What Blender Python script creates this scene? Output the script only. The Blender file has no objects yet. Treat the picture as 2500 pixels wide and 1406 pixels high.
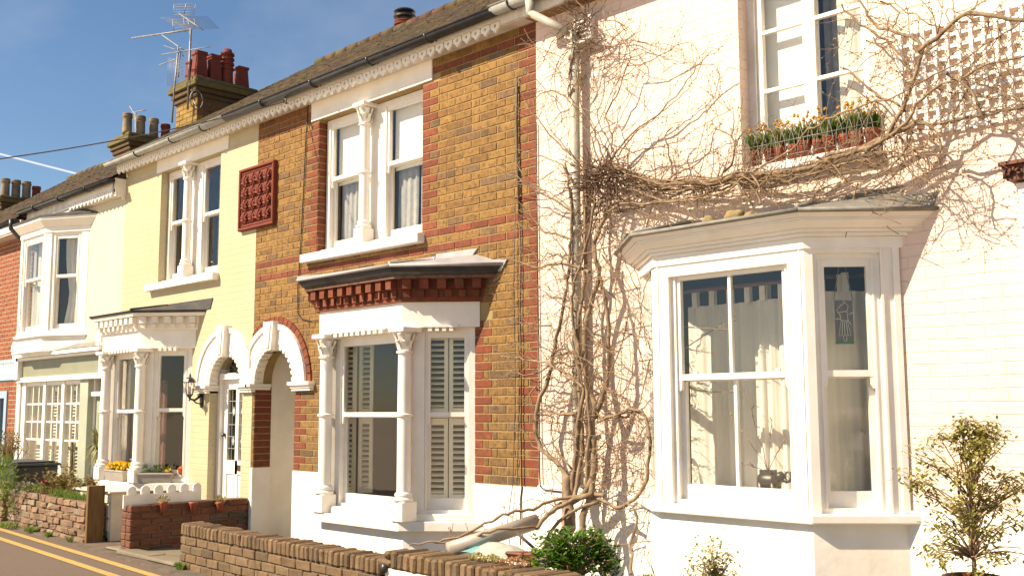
import bpy, bmesh, math, random
import numpy as np
from mathutils import Vector
random.seed(7)
SC = bpy.context.scene
# ------------------------------------------------------------------ camera
YAW, PITCH, ROLL, F = math.radians(-45.683), math.radians(6.6145), math.radians(-0.211), 2568.26
CAM = Vector((0.0, -6.3, 1.6))
def _axes():
    f = Vector((math.sin(YAW)*math.cos(PITCH), math.cos(YAW)*math.cos(PITCH), math.sin(PITCH)))
    r = Vector((math.cos(YAW), -math.sin(YAW), 0.0)); u = r.cross(f)
    c, s = math.cos(ROLL), math.sin(ROLL)
    return r*c+u*s, u*c-r*s, f
AR, AU, AF = _axes()
cd = bpy.data.cameras.new('camera'); cam = bpy.data.objects.new('camera', cd); SC.collection.objects.link(cam)
from mathutils import Matrix
cam.matrix_world = Matrix(((AR.x, AU.x, -AF.x, CAM.x), (AR.y, AU.y, -AF.y, CAM.y), (AR.z, AU.z, -AF.z, CAM.z), (0, 0, 0, 1)))
cd.sensor_width = 36.0; cd.lens = 36.0*F/2500.0; cd.clip_end = 3000.0; cd.clip_start = 0.05
SC.camera = cam
def at(px, py, y=0.0):
    """the real point seen at a photo pixel on the vertical plane at depth y"""
    d = AR*((px-1250)/F) + AU*(-(py-703)/F) + AF
    t = (y-CAM.y)/d.y
    return CAM + d*t
# ------------------------------------------------------------------ sky, sun, exposure
SUN_TO = Vector((-0.55, -1.0, 1.02)).normalized()
el = math.asin(SUN_TO.z); az = math.atan2(SUN_TO.x, SUN_TO.y)
w = bpy.data.worlds.new("World"); SC.world = w; w.use_nodes = True
nt = w.node_tree; bg = nt.nodes['Background']; out = nt.nodes['World Output']
sky = nt.nodes.new('ShaderNodeTexSky'); sky.sky_type = 'NISHITA'; sky.sun_disc = False
sky.sun_elevation = el; sky.sun_rotation = az; sky.air_density = 1.0; sky.dust_density = 0.15; sky.ozone_density = 6.0; sky.altitude = 10
def N(tree, t, **k):
    n = tree.nodes.new(t)
    for a, b in k.items():
        if a in n.inputs: n.inputs[a].default_value = b
        else: setattr(n, a, b)
    return n
tc = N(nt, 'ShaderNodeTexCoord')
# thin high cirrus and one contrail, placed by direction in the sky
mp = N(nt, 'ShaderNodeMapping'); mp.inputs['Scale'].default_value = (1.6, 5.0, 7.0); mp.inputs['Rotation'].default_value = (0.3, 0.2, 0.5)
nt.links.new(tc.outputs['Generated'], mp.inputs['Vector'])
nz = N(nt, 'ShaderNodeTexNoise', Scale=1.3, Detail=5.0, Roughness=0.6); nt.links.new(mp.outputs[0], nz.inputs['Vector'])
rp = N(nt, 'ShaderNodeMapRange'); rp.inputs['From Min'].default_value = 0.45; rp.inputs['From Max'].default_value = 0.95; rp.inputs['To Max'].default_value = 0.13
nt.links.new(nz.outputs['Fac'], rp.inputs['Value'])
def dirv(px, py): return (AR*((px-1250)/F) + AU*(-(py-703)/F) + AF).normalized()
ca, cb = dirv(-40, 366), dirv(205, 429)
cn = ca.cross(cb).normalized(); cm = ((ca+cb)/2).normalized(); cl = (cb-ca).normalized()
def vdot(vec):
    n = N(nt, 'ShaderNodeVectorMath', operation='DOT_PRODUCT'); n.inputs[1].default_value = vec
    nt.links.new(tc.outputs['Generated'], n.inputs[0]); return n.outputs['Value']
def mth(op, a, b=None, c=None):
    n = N(nt, 'ShaderNodeMath', operation=op)
    for i, v in enumerate((a, b, c)):
        if v is None: continue
        if isinstance(v, (int, float)): n.inputs[i].default_value = v
        else: nt.links.new(v, n.inputs[i])
    return n.outputs[0]
d_ = mth('ABSOLUTE', vdot(cn))
core = mth('SUBTRACT', 1.0, mth('SMOOTH_MIN', mth('DIVIDE', d_, 0.0011), 1.0, 0.3))
core = mth('MAXIMUM', core, 0.0)
front = mth('GREATER_THAN', vdot(cm), 0.9)
trail = mth('MULTIPLY', mth('MULTIPLY', core, front), 0.75)
fac = mth('MINIMUM', mth('ADD', rp.outputs[0], trail), 1.0)
mix = N(nt, 'ShaderNodeMix', data_type='RGBA'); 
hs = N(nt, 'ShaderNodeHueSaturation'); hs.inputs['Saturation'].default_value = 1.08; nt.links.new(sky.outputs[0], hs.inputs['Color'])
nt.links.new(fac, mix.inputs[0]); nt.links.new(hs.outputs[0], mix.inputs[6]); mix.inputs[7].default_value = (9.0, 9.4, 10.0, 1)
nt.links.new(mix.outputs[2], bg.inputs['Color']); bg.inputs['Strength'].default_value = 0.055
sl = bpy.data.lights.new('sun', 'SUN'); sl.energy = 3.7; sl.angle = math.radians(0.53); sl.color = (1.0, 0.93, 0.82)
so = bpy.data.objects.new('sun', sl); SC.collection.objects.link(so)
so.rotation_euler = SUN_TO.to_track_quat('Z', 'Y').to_euler(); so.location = (-20, -30, 30)
SC.view_settings.view_transform = 'Standard'; SC.view_settings.look = 'None'; SC.view_settings.gamma = 1.0
SC.view_settings.exposure = 1.43
SC.view_settings.use_white_balance = True; SC.view_settings.white_balance_temperature = 7900; SC.view_settings.white_balance_tint = 12
SC.cycles.max_bounces = 8; SC.cycles.transparent_max_bounces = 24; SC.cycles.diffuse_bounces = 4
# ------------------------------------------------------------------ materials
MATS = {}
KA = 0.72     # measured colours were taken for a half stop less exposure
def newmat(name):
    m = bpy.data.materials.new(name); m.use_nodes = True; MATS[name] = m
    t = m.node_tree; b = t.nodes['Principled BSDF']; return m, t, b
def noisecol(t, c1, c2, scale, lo=0.35, hi=0.65, vec=None, detail=4.0, stretch=None):
    g = N(t, 'ShaderNodeNewGeometry'); v = g.outputs['Position']
    if stretch:
        mpn = N(t, 'ShaderNodeMapping'); mpn.inputs['Scale'].default_value = stretch; t.links.new(v, mpn.inputs[0]); v = mpn.outputs[0]
    n = N(t, 'ShaderNodeTexNoise', Scale=scale, Detail=detail, Roughness=0.6); t.links.new(v, n.inputs['Vector'])
    r = N(t, 'ShaderNodeMapRange'); r.inputs['From Min'].default_value = lo; r.inputs['From Max'].default_value = hi
    t.links.new(n.outputs['Fac'], r.inputs['Value'])
    mx = N(t, 'ShaderNodeMix', data_type='RGBA'); t.links.new(r.outputs[0], mx.inputs[0])
    for i, c in ((6, c1), (7, c2)):
        if hasattr(c, 'links') or not isinstance(c, tuple): t.links.new(c, mx.inputs[i])
        else: mx.inputs[i].default_value = (*c, 1)
    return mx.outputs[2], n.outputs['Fac'], v
def bumpit(t, b, h, strength, dist):
    bm = N(t, 'ShaderNodeBump'); bm.inputs['Strength'].default_value = strength; bm.inputs['Distance'].default_value = dist
    t.links.new(h, bm.inputs['Height']); t.links.new(bm.outputs[0], b.inputs['Normal']); return bm
def plain(name, c1, c2=None, scale=6.0, rough=0.55, bump=0.25, bs=30.0, spec=0.4, stretch=None, metal=0.0, lo=.35, hi=.65, dist=.004):
    m, t, b = newmat(name)
    if c2 is None: c2 = tuple(x*0.88 for x in c1)
    if max(c1) < .70: c1 = tuple(x*KA for x in c1); c2 = tuple(x*KA for x in c2)
    o, f, v = noisecol(t, c1, c2, scale, stretch=stretch, lo=lo, hi=hi); t.links.new(o, b.inputs['Base Color'])
    b.inputs['Roughness'].default_value = rough; b.inputs['Specular IOR Level'].default_value = spec; b.inputs['Metallic'].default_value = metal
    if bump:
        n = N(t, 'ShaderNodeTexNoise', Scale=bs, Detail=3.0); t.links.new(v, n.inputs['Vector']); bumpit(t, b, n.outputs['Fac'], bump, dist)
    return m
def painted_brick(name, c1, c2, depth=0.006, stain=None):
    m, t, b = newmat(name)
    o, f, v = noisecol(t, c1, c2, 2.2)
    if stain:
        o, _, _ = noisecol(t, o, stain, 2.6, lo=0.54, hi=0.80, stretch=(1.0, 1.0, .35), detail=8.0)
    t.links.new(o, b.inputs['Base Color']); b.inputs['Roughness'].default_value = 0.6; b.inputs['Specular IOR Level'].default_value = 0.3
    g = N(t, 'ShaderNodeNewGeometry'); sp = N(t, 'ShaderNodeSeparateXYZ'); t.links.new(g.outputs['Position'], sp.inputs[0])
    n = N(t, 'ShaderNodeTexNoise', Scale=3.0, Detail=3.0); t.links.new(g.outputs['Position'], n.inputs['Vector'])
    ad = N(t, 'ShaderNodeMath', operation='MULTIPLY_ADD'); t.links.new(n.outputs['Fac'], ad.inputs[0]); ad.inputs[1].default_value = 0.022; t.links.new(sp.outputs['Z'], ad.inputs[2])
    sm = N(t, 'ShaderNodeMath', operation='ADD'); t.links.new(sp.outputs['X'], sm.inputs[0]); t.links.new(sp.outputs['Y'], sm.inputs[1])
    cb_ = N(t, 'ShaderNodeCombineXYZ'); t.links.new(sm.outputs[0], cb_.inputs[0]); t.links.new(ad.outputs[0], cb_.inputs[1])
    br = N(t, 'ShaderNodeTexBrick'); br.inputs['Scale'].default_value = 1.0; br.inputs['Mortar Size'].default_value = 0.006; br.inputs['Mortar Smooth'].default_value = 1.0
    br.inputs['Brick Width'].default_value = 0.225; br.inputs['Row Height'].default_value = 0.075
    br.inputs['Color1'].default_value = (1, 1, 1, 1); br.inputs['Color2'].default_value = (0.35, 0.35, 0.35, 1); br.inputs['Mortar'].default_value = (0, 0, 0, 1)
    t.links.new(cb_.outputs[0], br.inputs['Vector'])
    n2 = N(t, 'ShaderNodeTexNoise', Scale=22.0, Detail=4.0, Roughness=0.65); t.links.new(g.outputs['Position'], n2.inputs['Vector'])
    h = N(t, 'ShaderNodeMath', operation='MULTIPLY_ADD'); t.links.new(n2.outputs['Fac'], h.inputs[0]); h.inputs[1].default_value = 1.1
    inv = N(t, 'ShaderNodeMath', operation='SUBTRACT'); inv.inputs[0].default_value = 1.0; t.links.new(br.outputs['Fac'], inv.inputs[1])
    h1 = N(t, 'ShaderNodeMath', operation='MULTIPLY_ADD'); t.links.new(br.outputs['Color'], h1.inputs[0]); h1.inputs[1].default_value = 0.5; t.links.new(inv.outputs[0], h1.inputs[2])
    t.links.new(h1.outputs[0], h.inputs[2]); bumpit(t, b, h.outputs[0], 0.55, depth)
    return m
def attrmat(name, rough=0.85, spots=(0.09, 0.06, 0.045), spot_lo=0.60, spot_hi=0.75, spot_scale=38.0, bump=0.5, lichen=None, mul=0.75, dist=0.006, lich_lo=.52, lich_hi=.66):
    m, t, b = newmat(name)
    a = N(t, 'ShaderNodeAttribute'); a.attribute_name = 'Col'
    g = N(t, 'ShaderNodeNewGeometry')
    n0 = N(t, 'ShaderNodeTexNoise', Scale=14.0, Detail=5.0, Roughness=0.7); t.links.new(g.outputs['Position'], n0.inputs['Vector'])
    r0 = N(t, 'ShaderNodeMapRange'); r0.inputs['From Min'].default_value = 0.3; r0.inputs['From Max'].default_value = 0.7; r0.inputs['To Min'].default_value = mul; r0.inputs['To Max'].default_value = 1.15
    r0.inputs['To Min'].default_value = mul*KA; r0.inputs['To Max'].default_value = 1.15*KA; spots = tuple(x*KA for x in spots); lichen = tuple(x*KA for x in lichen) if lichen else None
    t.links.new(n0.outputs['Fac'], r0.inputs['Value'])
    vm = N(t, 'ShaderNodeVectorMath', operation='SCALE'); t.links.new(a.outputs['Color'], vm.inputs[0]); t.links.new(r0.outputs[0], vm.inputs['Scale'])
    o, f, v = noisecol(t, vm.outputs[0], spots, spot_scale, lo=spot_lo, hi=spot_hi)
    if lichen: o, _, _ = noisecol(t, o, lichen, 3.5, lo=lich_lo, hi=lich_hi, detail=7.0)
    t.links.new(o, b.inputs['Base Color']); b.inputs['Roughness'].default_value = rough; b.inputs['Specular IOR Level'].default_value = 0.25
    n = N(t, 'ShaderNodeTexNoise', Scale=60.0, Detail=4.0, Roughness=0.7); t.links.new(v, n.inputs['Vector']); bumpit(t, b, n.outputs['Fac'], bump, dist)
    return m
def glassmat(name, tint=(0.975, 0.975, 0.96), ior=1.5, rough=0.01):
    m = bpy.data.materials.new(name); m.use_nodes = True; MATS[name] = m; t = m.node_tree; t.nodes.clear()
    o = N(t, 'ShaderNodeOutputMaterial'); tr = N(t, 'ShaderNodeBsdfTransparent'); tr.inputs[0].default_value = (*tint, 1)
    gl = N(t, 'ShaderNodeBsdfGlossy'); gl.inputs['Roughness'].default_value = rough
    g = N(t, 'ShaderNodeNewGeometry'); n = N(t, 'ShaderNodeTexNoise', Scale=2.2, Detail=1.0); t.links.new(g.outputs['Position'], n.inputs['Vector'])
    bm = N(t, 'ShaderNodeBump'); bm.inputs['Strength'].default_value = 0.25; bm.inputs['Distance'].default_value = 0.01; t.links.new(n.outputs['Fac'], bm.inputs['Height']); t.links.new(bm.outputs[0], gl.inputs['Normal'])
    dt = N(t, 'ShaderNodeVectorMath', operation='DOT_PRODUCT'); t.links.new(g.outputs['Normal'], dt.inputs[0]); t.links.new(g.outputs['Incoming'], dt.inputs[1])
    def mm(op, a, b=None):
        q = N(t, 'ShaderNodeMath', operation=op)
        for i, v_ in enumerate((a, b)):
            if v_ is None: continue
            if isinstance(v_, (int, float)): q.inputs[i].default_value = v_
            else: t.links.new(v_, q.inputs[i])
        return q.outputs[0]
    fz = mm('ADD', mm('MULTIPLY', mm('POWER', mm('SUBTRACT', 1.0, mm('ABSOLUTE', dt.outputs['Value'])), 5.0), .96), .04)
    mx = N(t, 'ShaderNodeMixShader'); t.links.new(fz, mx.inputs[0]); t.links.new(tr.outputs[0], mx.inputs[1]); t.links.new(gl.outputs[0], mx.inputs[2]); t.links.new(mx.outputs[0], o.inputs[0])
    return m
def leafmat(name, c1, c2, scale=9.0, rough=0.45, trans=0.25, spec=0.4):
    m, t, b = newmat(name)
    o, f, v = noisecol(t, c1, c2, scale, lo=.38, hi=.62); t.links.new(o, b.inputs['Base Color']); b.inputs['Roughness'].default_value = rough; b.inputs['Specular IOR Level'].default_value = spec
    tl = N(t, 'ShaderNodeBsdfTranslucent'); t.links.new(o, tl.inputs[0]); mx = N(t, 'ShaderNodeMixShader'); mx.inputs[0].default_value = trans
    ou = t.nodes['Material Output']; t.links.new(b.outputs[0], mx.inputs[1]); t.links.new(tl.outputs[0], mx.inputs[2]); t.links.new(mx.outputs[0], ou.inputs[0])
    return m
M_WHITE = plain('white_gloss_paint', (.84, .80, .73), (.78, .73, .64), 5, .35, .12, 40, .5)
M_RENDER = plain('white_masonry_paint', (.84, .80, .72), (.77, .71, .60), 3.5, .7, .35, 18, .3, dist=.006)
M_OLDWHITE = plain('weathered_white_paint', (.74, .71, .66), (.55, .50, .44), 7, .6, .3, 35, .3, stretch=(1, 1, .4))
M_SOFFIT = plain('soffit_paint', (.62, .56, .50), (.50, .44, .38), 4, .6, .2, 30)
M_PINK = painted_brick('pink_painted_brick', (.745, .585, .485), (.705, .545, .445), .0052, (.64, .50, .40))
M_YELLOW = painted_brick('yellow_painted_brick', (.49, .42, .27), (.465, .39, .245), .004, (.41, .35, .22))
M_CREAM = painted_brick('cream_painted_brick', (.56, .53, .39), (.54, .51, .37), .005, (.50, .46, .33))
M_REDBRICK = attrmat('red_brick_wall')
M_BRICK = attrmat('stock_brick', spots=(.115, .07, .042), spot_lo=.50, spot_hi=.70, spot_scale=19.0, mul=.66)
M_GBRICK = attrmat('garden_brick', spots=(.13, .085, .055), spot_lo=.56, spot_hi=.74, spot_scale=30.0, bump=.8, lichen=(.17, .13, .06), lich_lo=.64, lich_hi=.80)
M_MORTAR = plain('lime_mortar', (.45, .32, .15), (.38, .26, .12), 9, .9, .5, 60, .2)
M_GMORTAR = plain('garden_mortar', (.26, .19, .125), (.17, .125, .08), 9, .95, .6, 60, .2)
M_TILE = attrmat('roof_tile', spots=(.035, .028, .022), spot_lo=.52, spot_hi=.72, spot_scale=20.0, bump=.9, lichen=(.15, .115, .035), lich_lo=.50, lich_hi=.70)
M_LEAD = plain('lead_sheet', (.50, .49, .50), (.40, .39, .40), 5, .55, .3, 16, .5, metal=.0)
M_OLDLEAD = plain('old_lead', (.34, .32, .28), (.20, .19, .16), 8, .6, .5, 20, .4)
M_SLATE = plain('dark_roof_felt', (.05, .05, .052), (.10, .095, .085), 7, .7, .5, 24, .4)
M_BLACK = plain('black_gutter_paint', (.022, .026, .032), (.05, .055, .06), 9, .35, .15, 30, .5)
M_GREY = plain('grey_gutter_plastic', (.58, .60, .56), (.42, .43, .40), 7, .45, .15, 30, .5)
M_PIPE = plain('cream_pipe_paint', (.58, .56, .47), (.40, .38, .30), 6, .5, .3, 24, .4, stretch=(1, 1, .3))
M_SOIL = plain('grey_plastic_pipe', (.50, .43, .35), (.42, .35, .28), 4, .45, .1, 20, .5)
M_GLASS = glassmat('window_glass')
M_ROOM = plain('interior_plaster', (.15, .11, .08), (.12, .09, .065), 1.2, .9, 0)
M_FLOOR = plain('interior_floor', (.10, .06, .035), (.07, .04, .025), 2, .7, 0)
M_CURTAIN = leafmat('curtain_cloth', (.84, .81, .74), (.78, .75, .68), 3, .9, .25, .1)
M_NET = leafmat('net_curtain', (.62, .62, .60), (.50, .51, .50), 14, .9, .4, .1)
M_BLIND = leafmat('white_roller_blind', (.85, .84, .78), (.83, .82, .76), 2, .8, .08, .1)
M_SHUT = plain('cream_shutter_paint', (.86, .79, .60), (.82, .74, .55), 4, .45, .05)
M_TERRA = plain('terracotta', (.27, .055, .030), (.20, .04, .022), 9, .7, .4, 40, .3)
M_TERRB = plain('dark_terracotta', (.23, .07, .035), (.10, .035, .02), 12, .6, .5, 30, .4)
M_POT = plain('clay_pot', (.42, .10, .045), (.34, .08, .035), 8, .6, .1, 30, .4)
M_OLDPOT = plain('buff_chimney_pot', (.40, .31, .19), (.22, .17, .11), 5, .85, .4, 30, .2)
M_RUST = plain('galvanised_metal', (.36, .35, .33), (.22, .21, .20), 15, .5, .1, 30, .4, metal=.3)
M_WIRE = plain('black_cable', (.02, .02, .02), (.04, .035, .03), 10, .5, 0)
M_CABLEG = plain('weathered_cable', (.16, .12, .09), (.09, .07, .05), 10, .7, 0)
M_SAGE = plain('sage_green_paint', (.33, .34, .23), (.29, .30, .20), 3, .5, .1, 30)
M_SAGE2 = plain('pale_sage_paint', (.52, .55, .42), (.46, .49, .37), 3, .5, .1, 30)
M_BARK = plain('wisteria_bark', (.42, .30, .19), (.20, .14, .09), 22, .9, .8, 70, .2, stretch=(1, 1, .5))
M_TWIG = plain('wisteria_twig', (.40, .27, .165), (.25, .165, .10), 20, .8, .2, 60, .2)
M_NEST = plain('old_nest_twigs', (.17, .10, .065), (.09, .055, .035), 20, .9, .2, 60, .2)
M_TIMBER = plain('treated_timber', (.30, .18, .07), (.20, .11, .045), 12, .8, .4, 30, .2, stretch=(3, 3, .3))
M_CONC = plain('concrete', (.30, .25, .18), (.20, .17, .12), 3, .95, .6, 40, .2)
M_BIN = plain('black_bin_plastic', (.035, .037, .04), (.05, .052, .055), 4, .45, .1, 30, .5)
M_DARKMETAL = plain('dark_metal', (.02, .018, .016), (.035, .03, .026), 10, .4, .1, 30, .6)
M_COAT = plain('cream_dresser_paint', (.72, .66, .50), (.62, .56, .42), 5, .6, .1, 30)
M_PLANTER = plain('stone_coloured_planter', (.52, .46, .38), (.46, .40, .33), 5, .6, .1, 30)
M_SOILD = plain('potting_soil', (.05, .035, .025), (.09, .06, .04), 20, .95, .6, 50, .1)
L_DARK = leafmat('glossy_leaf', (.045, .115, .012), (.10, .21, .02), 12, .22, .12, .6)
L_OLIVE = leafmat('olive_leaf', (.20, .205, .045), (.37, .31, .08), 14, .4, .3)
L_RED = leafmat('red_tinged_leaf', (.17, .07, .03), (.20, .20, .05), 12, .45, .2)
L_GRASS = leafmat('grass_blade', (.11, .20, .03), (.20, .27, .05), 6, .5, .3)
L_DAFF = leafmat('daffodil_leaf', (.08, .16, .03), (.15, .24, .05), 8, .4, .25)
L_CORD = leafmat('cordyline_leaf', (.16, .17, .05), (.30, .26, .10), 8, .4, .25)
L_SUCC = leafmat('sedum_leaf', (.25, .24, .08), (.36, .30, .12), 20, .5, .15)
L_SUCR = leafmat('red_sedum_leaf', (.30, .12, .05), (.36, .20, .08), 20, .5, .15)
F_YEL = leafmat('yellow_petal', (.85, .55, .01), (.80, .42, .01), 12, .5, .3)
F_OLD = leafmat('faded_daffodil_petal', (.62, .36, .07), (.45, .24, .06), 12, .6, .3)
F_WHI = leafmat('white_petal', (.8, .78, .72), (.7, .7, .62), 12, .6, .3)
F_PINK = leafmat('pink_petal', (.60, .03, .10), (.5, .03, .08), 12, .6, .3)
# ------------------------------------------------------------------ mesh builder
class MB:
    def __init__(s): s.v = []; s.f = []; s.m = []; s.c = []; s.sm = []; s.fr = None; s.col = None; s.mi = 0; s.smooth = False
    def frame(s, A=None, B=None, z=0.0):
        if A is None: s.fr = None
        else:
            L = math.hypot(B[0]-A[0], B[1]-A[1]); s.fr = (A[0], A[1], (B[0]-A[0])/L, (B[1]-A[1])/L)
        return s
    def P(s, p):
        if s.fr is None: return tuple(p)
        ax, ay, dx, dy = s.fr
        return (ax+p[0]*dx-p[1]*dy, ay+p[0]*dy+p[1]*dx, p[2])
    def add(s, vs, fs, smooth=None):
        n = len(s.v); s.v += [s.P(p) for p in vs]
        for f in fs:
            s.f.append(tuple(n+i for i in f)); s.m.append(s.mi); s.c.append(s.col); s.sm.append(s.smooth if smooth is None else smooth)
    def box(s, x0, x1, y0, y1, z0, z1):
        s.add([(x0,y0,z0),(x1,y0,z0),(x1,y1,z0),(x0,y1,z0),(x0,y0,z1),(x1,y0,z1),(x1,y1,z1),(x0,y1,z1)],
              [(0,3,2,1),(4,5,6,7),(0,1,5,4),(1,2,6,5),(2,3,7,6),(3,0,4,7)])
    def brick(s, x0, x1, y0, y1, z0, z1, ch=.005, j=.0018):
        """front-chamfered brick, a little irregular"""
        r = lambda: random.uniform(-j, j)
        o = [(x0+r(), y0+ch, z0+r()), (x1+r(), y0+ch, z0+r()), (x1+r(), y0+ch, z1+r()), (x0+r(), y0+ch, z1+r())]
        yy = y0+r()
        i = [(o[0][0]+ch, yy, o[0][2]+ch), (o[1][0]-ch, yy, o[1][2]+ch), (o[2][0]-ch, yy, o[2][2]-ch), (o[3][0]+ch, yy, o[3][2]-ch)]
        b = [(x0, y1, z0), (x1, y1, z0), (x1, y1, z1), (x0, y1, z1)]
        s.add(o+i+b, [(4,5,6,7),(0,1,5,4),(1,2,6,5),(2,3,7,6),(3,0,4,7),(0,8,9,1),(1,9,10,2),(2,10,11,3),(3,11,8,0)])
    def cbox(s, x0, x1, y0, y1, z0, z1, c=.006, j=0.0):
        X, Y, Z = (x0, x1), (y0, y1), (z0, z1); vs = []; idx = {}
        for a in (0, 1):
            for b in (0, 1):
                for d in (0, 1):
                    J = [random.uniform(-j, j) for _ in range(3)]
                    for k in range(3):
                        p = [X[a]+J[0], Y[b]+J[1], Z[d]+J[2]]; sg = (1-2*a, 1-2*b, 1-2*d)
                        for q in range(3):
                            if q != k: p[q] += sg[q]*c
                        idx[(a, b, d, k)] = len(vs); vs.append(tuple(p))
        I = lambda a, b, d, k: idx[(a, b, d, k)]
        fs = []
        for a in (0, 1): fs.append([I(a,0,0,0), I(a,1,0,0), I(a,1,1,0), I(a,0,1,0)])
        for b in (0, 1): fs.append([I(0,b,0,1), I(1,b,0,1), I(1,b,1,1), I(0,b,1,1)])
        for d in (0, 1): fs.append([I(0,0,d,2), I(1,0,d,2), I(1,1,d,2), I(0,1,d,2)])
        for a in (0, 1):
            for b in (0, 1): fs.append([I(a,b,0,0), I(a,b,1,0), I(a,b,1,1), I(a,b,0,1)])
            for d in (0, 1): fs.append([I(a,0,d,0), I(a,1,d,0), I(a,1,d,2), I(a,0,d,2)])
        for b in (0, 1):
            for d in (0, 1): fs.append([I(0,b,d,1), I(1,b,d,1), I(1,b,d,2), I(0,b,d,2)])
        for a in (0, 1):
            for b in (0, 1):
                for d in (0, 1): fs.append([I(a,b,d,0), I(a,b,d,1), I(a,b,d,2)])
        s.add(vs, fs)
    def prism(s, poly, y0, y1):
        """polygon in x-z, extruded in y"""
        n = len(poly)
        s.add([(p[0], y0, p[1]) for p in poly]+[(p[0], y1, p[1]) for p in poly],
              [tuple(range(n)), tuple(range(2*n-1, n-1, -1))]+[(i, (i+1) % n, n+(i+1) % n, n+i) for i in range(n)])
    def hprism(s, poly, z0, z1, top=None):
        n = len(poly); top = top or poly
        s.add([(p[0], p[1], z0) for p in poly]+[(p[0], p[1], z1) for p in top],
              [tuple(range(n)), tuple(range(2*n-1, n-1, -1))]+[(i, (i+1) % n, n+(i+1) % n, n+i) for i in range(n)])
    def tube(s, pts, r, n=6, cap=True):
        pts = [Vector(p) for p in pts]; k = len(pts)
        rs = r if isinstance(r, (list, tuple)) else [r]*k
        vs = []; t0 = (pts[1]-pts[0]).normalized(); up = Vector((0, 0, 1)) if abs(t0.z) < .9 else Vector((1, 0, 0))
        a = t0.cross(up).normalized()
        for i, p in enumerate(pts):
            t = (pts[min(i+1, k-1)]-pts[max(i-1, 0)])
            if t.length < 1e-9: t = t0
            t.normalize(); a = (a-t*a.dot(t))
            if a.length < 1e-6: a = t.orthogonal()
            a.normalize(); b = t.cross(a)
            for q in range(n):
                an = 2*math.pi*q/n; vs.append(tuple(p+(a*math.cos(an)+b*math.sin(an))*rs[i]))
        fs = [(i*n+q, i*n+(q+1) % n, (i+1)*n+(q+1) % n, (i+1)*n+q) for i in range(k-1) for q in range(n)]
        if cap: fs += [tuple(range(n)), tuple(range((k-1)*n, k*n))]
        s.add(vs, fs, smooth=True)
    def lathe(s, prof, cx, cy, n=20, smooth=True, rx=1.0, a0=0.0):
        if smooth:
            o = [prof[0]]
            for i in range(1, len(prof)-1):
                a = math.atan2(prof[i][1]-prof[i-1][1], prof[i][0]-prof[i-1][0]); b = math.atan2(prof[i+1][1]-prof[i][1], prof[i+1][0]-prof[i][0])
                o.append(prof[i])
                if abs((a-b+math.pi) % (2*math.pi)-math.pi) > .5: o.append(None); o.append(prof[i])
            o.append(prof[-1]); brk = set(); q2 = []
            for e in o:
                if e is None: brk.add(len(q2)-1)
                else: q2.append(e)
            prof = q2
        else: brk = set()
        vs = []; k = len(prof)
        for (r, z) in prof:
            for q in range(n):
                an = a0+2*math.pi*q/n; vs.append((cx+r*math.cos(an)*rx, cy+r*math.sin(an), z))
        fs = [(i*n+q, i*n+(q+1) % n, (i+1)*n+(q+1) % n, (i+1)*n+q) for i in range(k-1) if i not in brk for q in range(n)]
        fs += [tuple(range(n-1, -1, -1)), tuple(range((k-1)*n, k*n))]
        s.add(vs, fs, smooth=smooth)
    def leaf(s, p, d, up, L, W, fold=.25):
        p = Vector(p); d = Vector(d).normalized(); sd = d.cross(Vector(up))
        if sd.length < 1e-4: sd = d.orthogonal()
        sd.normalize(); nn = sd.cross(d)
        e = p+d*L; m = p+d*L*.5-nn*L*.06
        a = m+sd*W*.5+nn*W*fold; b = m-sd*W*.5+nn*W*fold
        s.add([tuple(p), tuple(a), tuple(e-nn*L*.05), tuple(b), tuple(m)], [(0, 4, 1), (4, 2, 1), (0, 3, 4), (3, 2, 4)])
    def build(s, name, mats, parent=None, loc=None, recalc=True, bevel=None):
        if not isinstance(mats, (list, tuple)): mats = [mats]
        off = Vector(loc) if loc is not None else (world_loc(parent) if parent is not None else Vector((0, 0, 0)))
        me = bpy.data.meshes.new(name); me.from_pydata([(v[0]-off.x, v[1]-off.y, v[2]-off.z) for v in s.v], [], s.f)
        for m in mats: me.materials.append(m)
        me.polygons.foreach_set('material_index', s.m); me.polygons.foreach_set('use_smooth', s.sm)
        if recalc:
            b = bmesh.new(); b.from_mesh(me); bmesh.ops.recalc_face_normals(b, faces=b.faces); b.to_mesh(me); b.free()
        if any(c is not None for c in s.c):
            a = me.attributes.new('Col', 'FLOAT_COLOR', 'FACE')
            arr = np.ones((len(s.c), 4), np.float32)
            for i, c in enumerate(s.c):
                if c is not None: arr[i, :3] = c
            a.data.foreach_set('color', arr.ravel())
        me.update(); o = bpy.data.objects.new(name, me); SC.collection.objects.link(o)
        if parent is not None: o.parent = parent; o.location = off-world_loc(parent)
        else: o.location = off
        if bevel:
            bv = o.modifiers.new('bevel', 'BEVEL'); bv.width = bevel; bv.segments = 2; bv.limit_method = 'ANGLE'
        return o
def world_loc(o):
    v = Vector((0, 0, 0))
    while o is not None: v = v+o.location; o = o.parent
    return v
def tag(o, label, cat, group=None, kind=None):
    if label: o['label'] = label
    if cat: o['category'] = cat
    if group: o['group'] = group
    if kind: o['kind'] = kind
    return o
def structure(o): o['kind'] = 'structure'; return o
def empty(name, loc, parent=None):
    o = bpy.data.objects.new(name, None); SC.collection.objects.link(o); o.empty_display_size = .1
    if parent is not None: o.parent = parent; o.location = Vector(loc)-world_loc(parent)
    else: o.location = loc
    return o
def copy_tree(o, parent=None):
    c = o.copy(); SC.collection.objects.link(c)
    if parent is not None: c.parent = parent
    for ch in list(o.children): copy_tree(ch, c)
    return c
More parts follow.
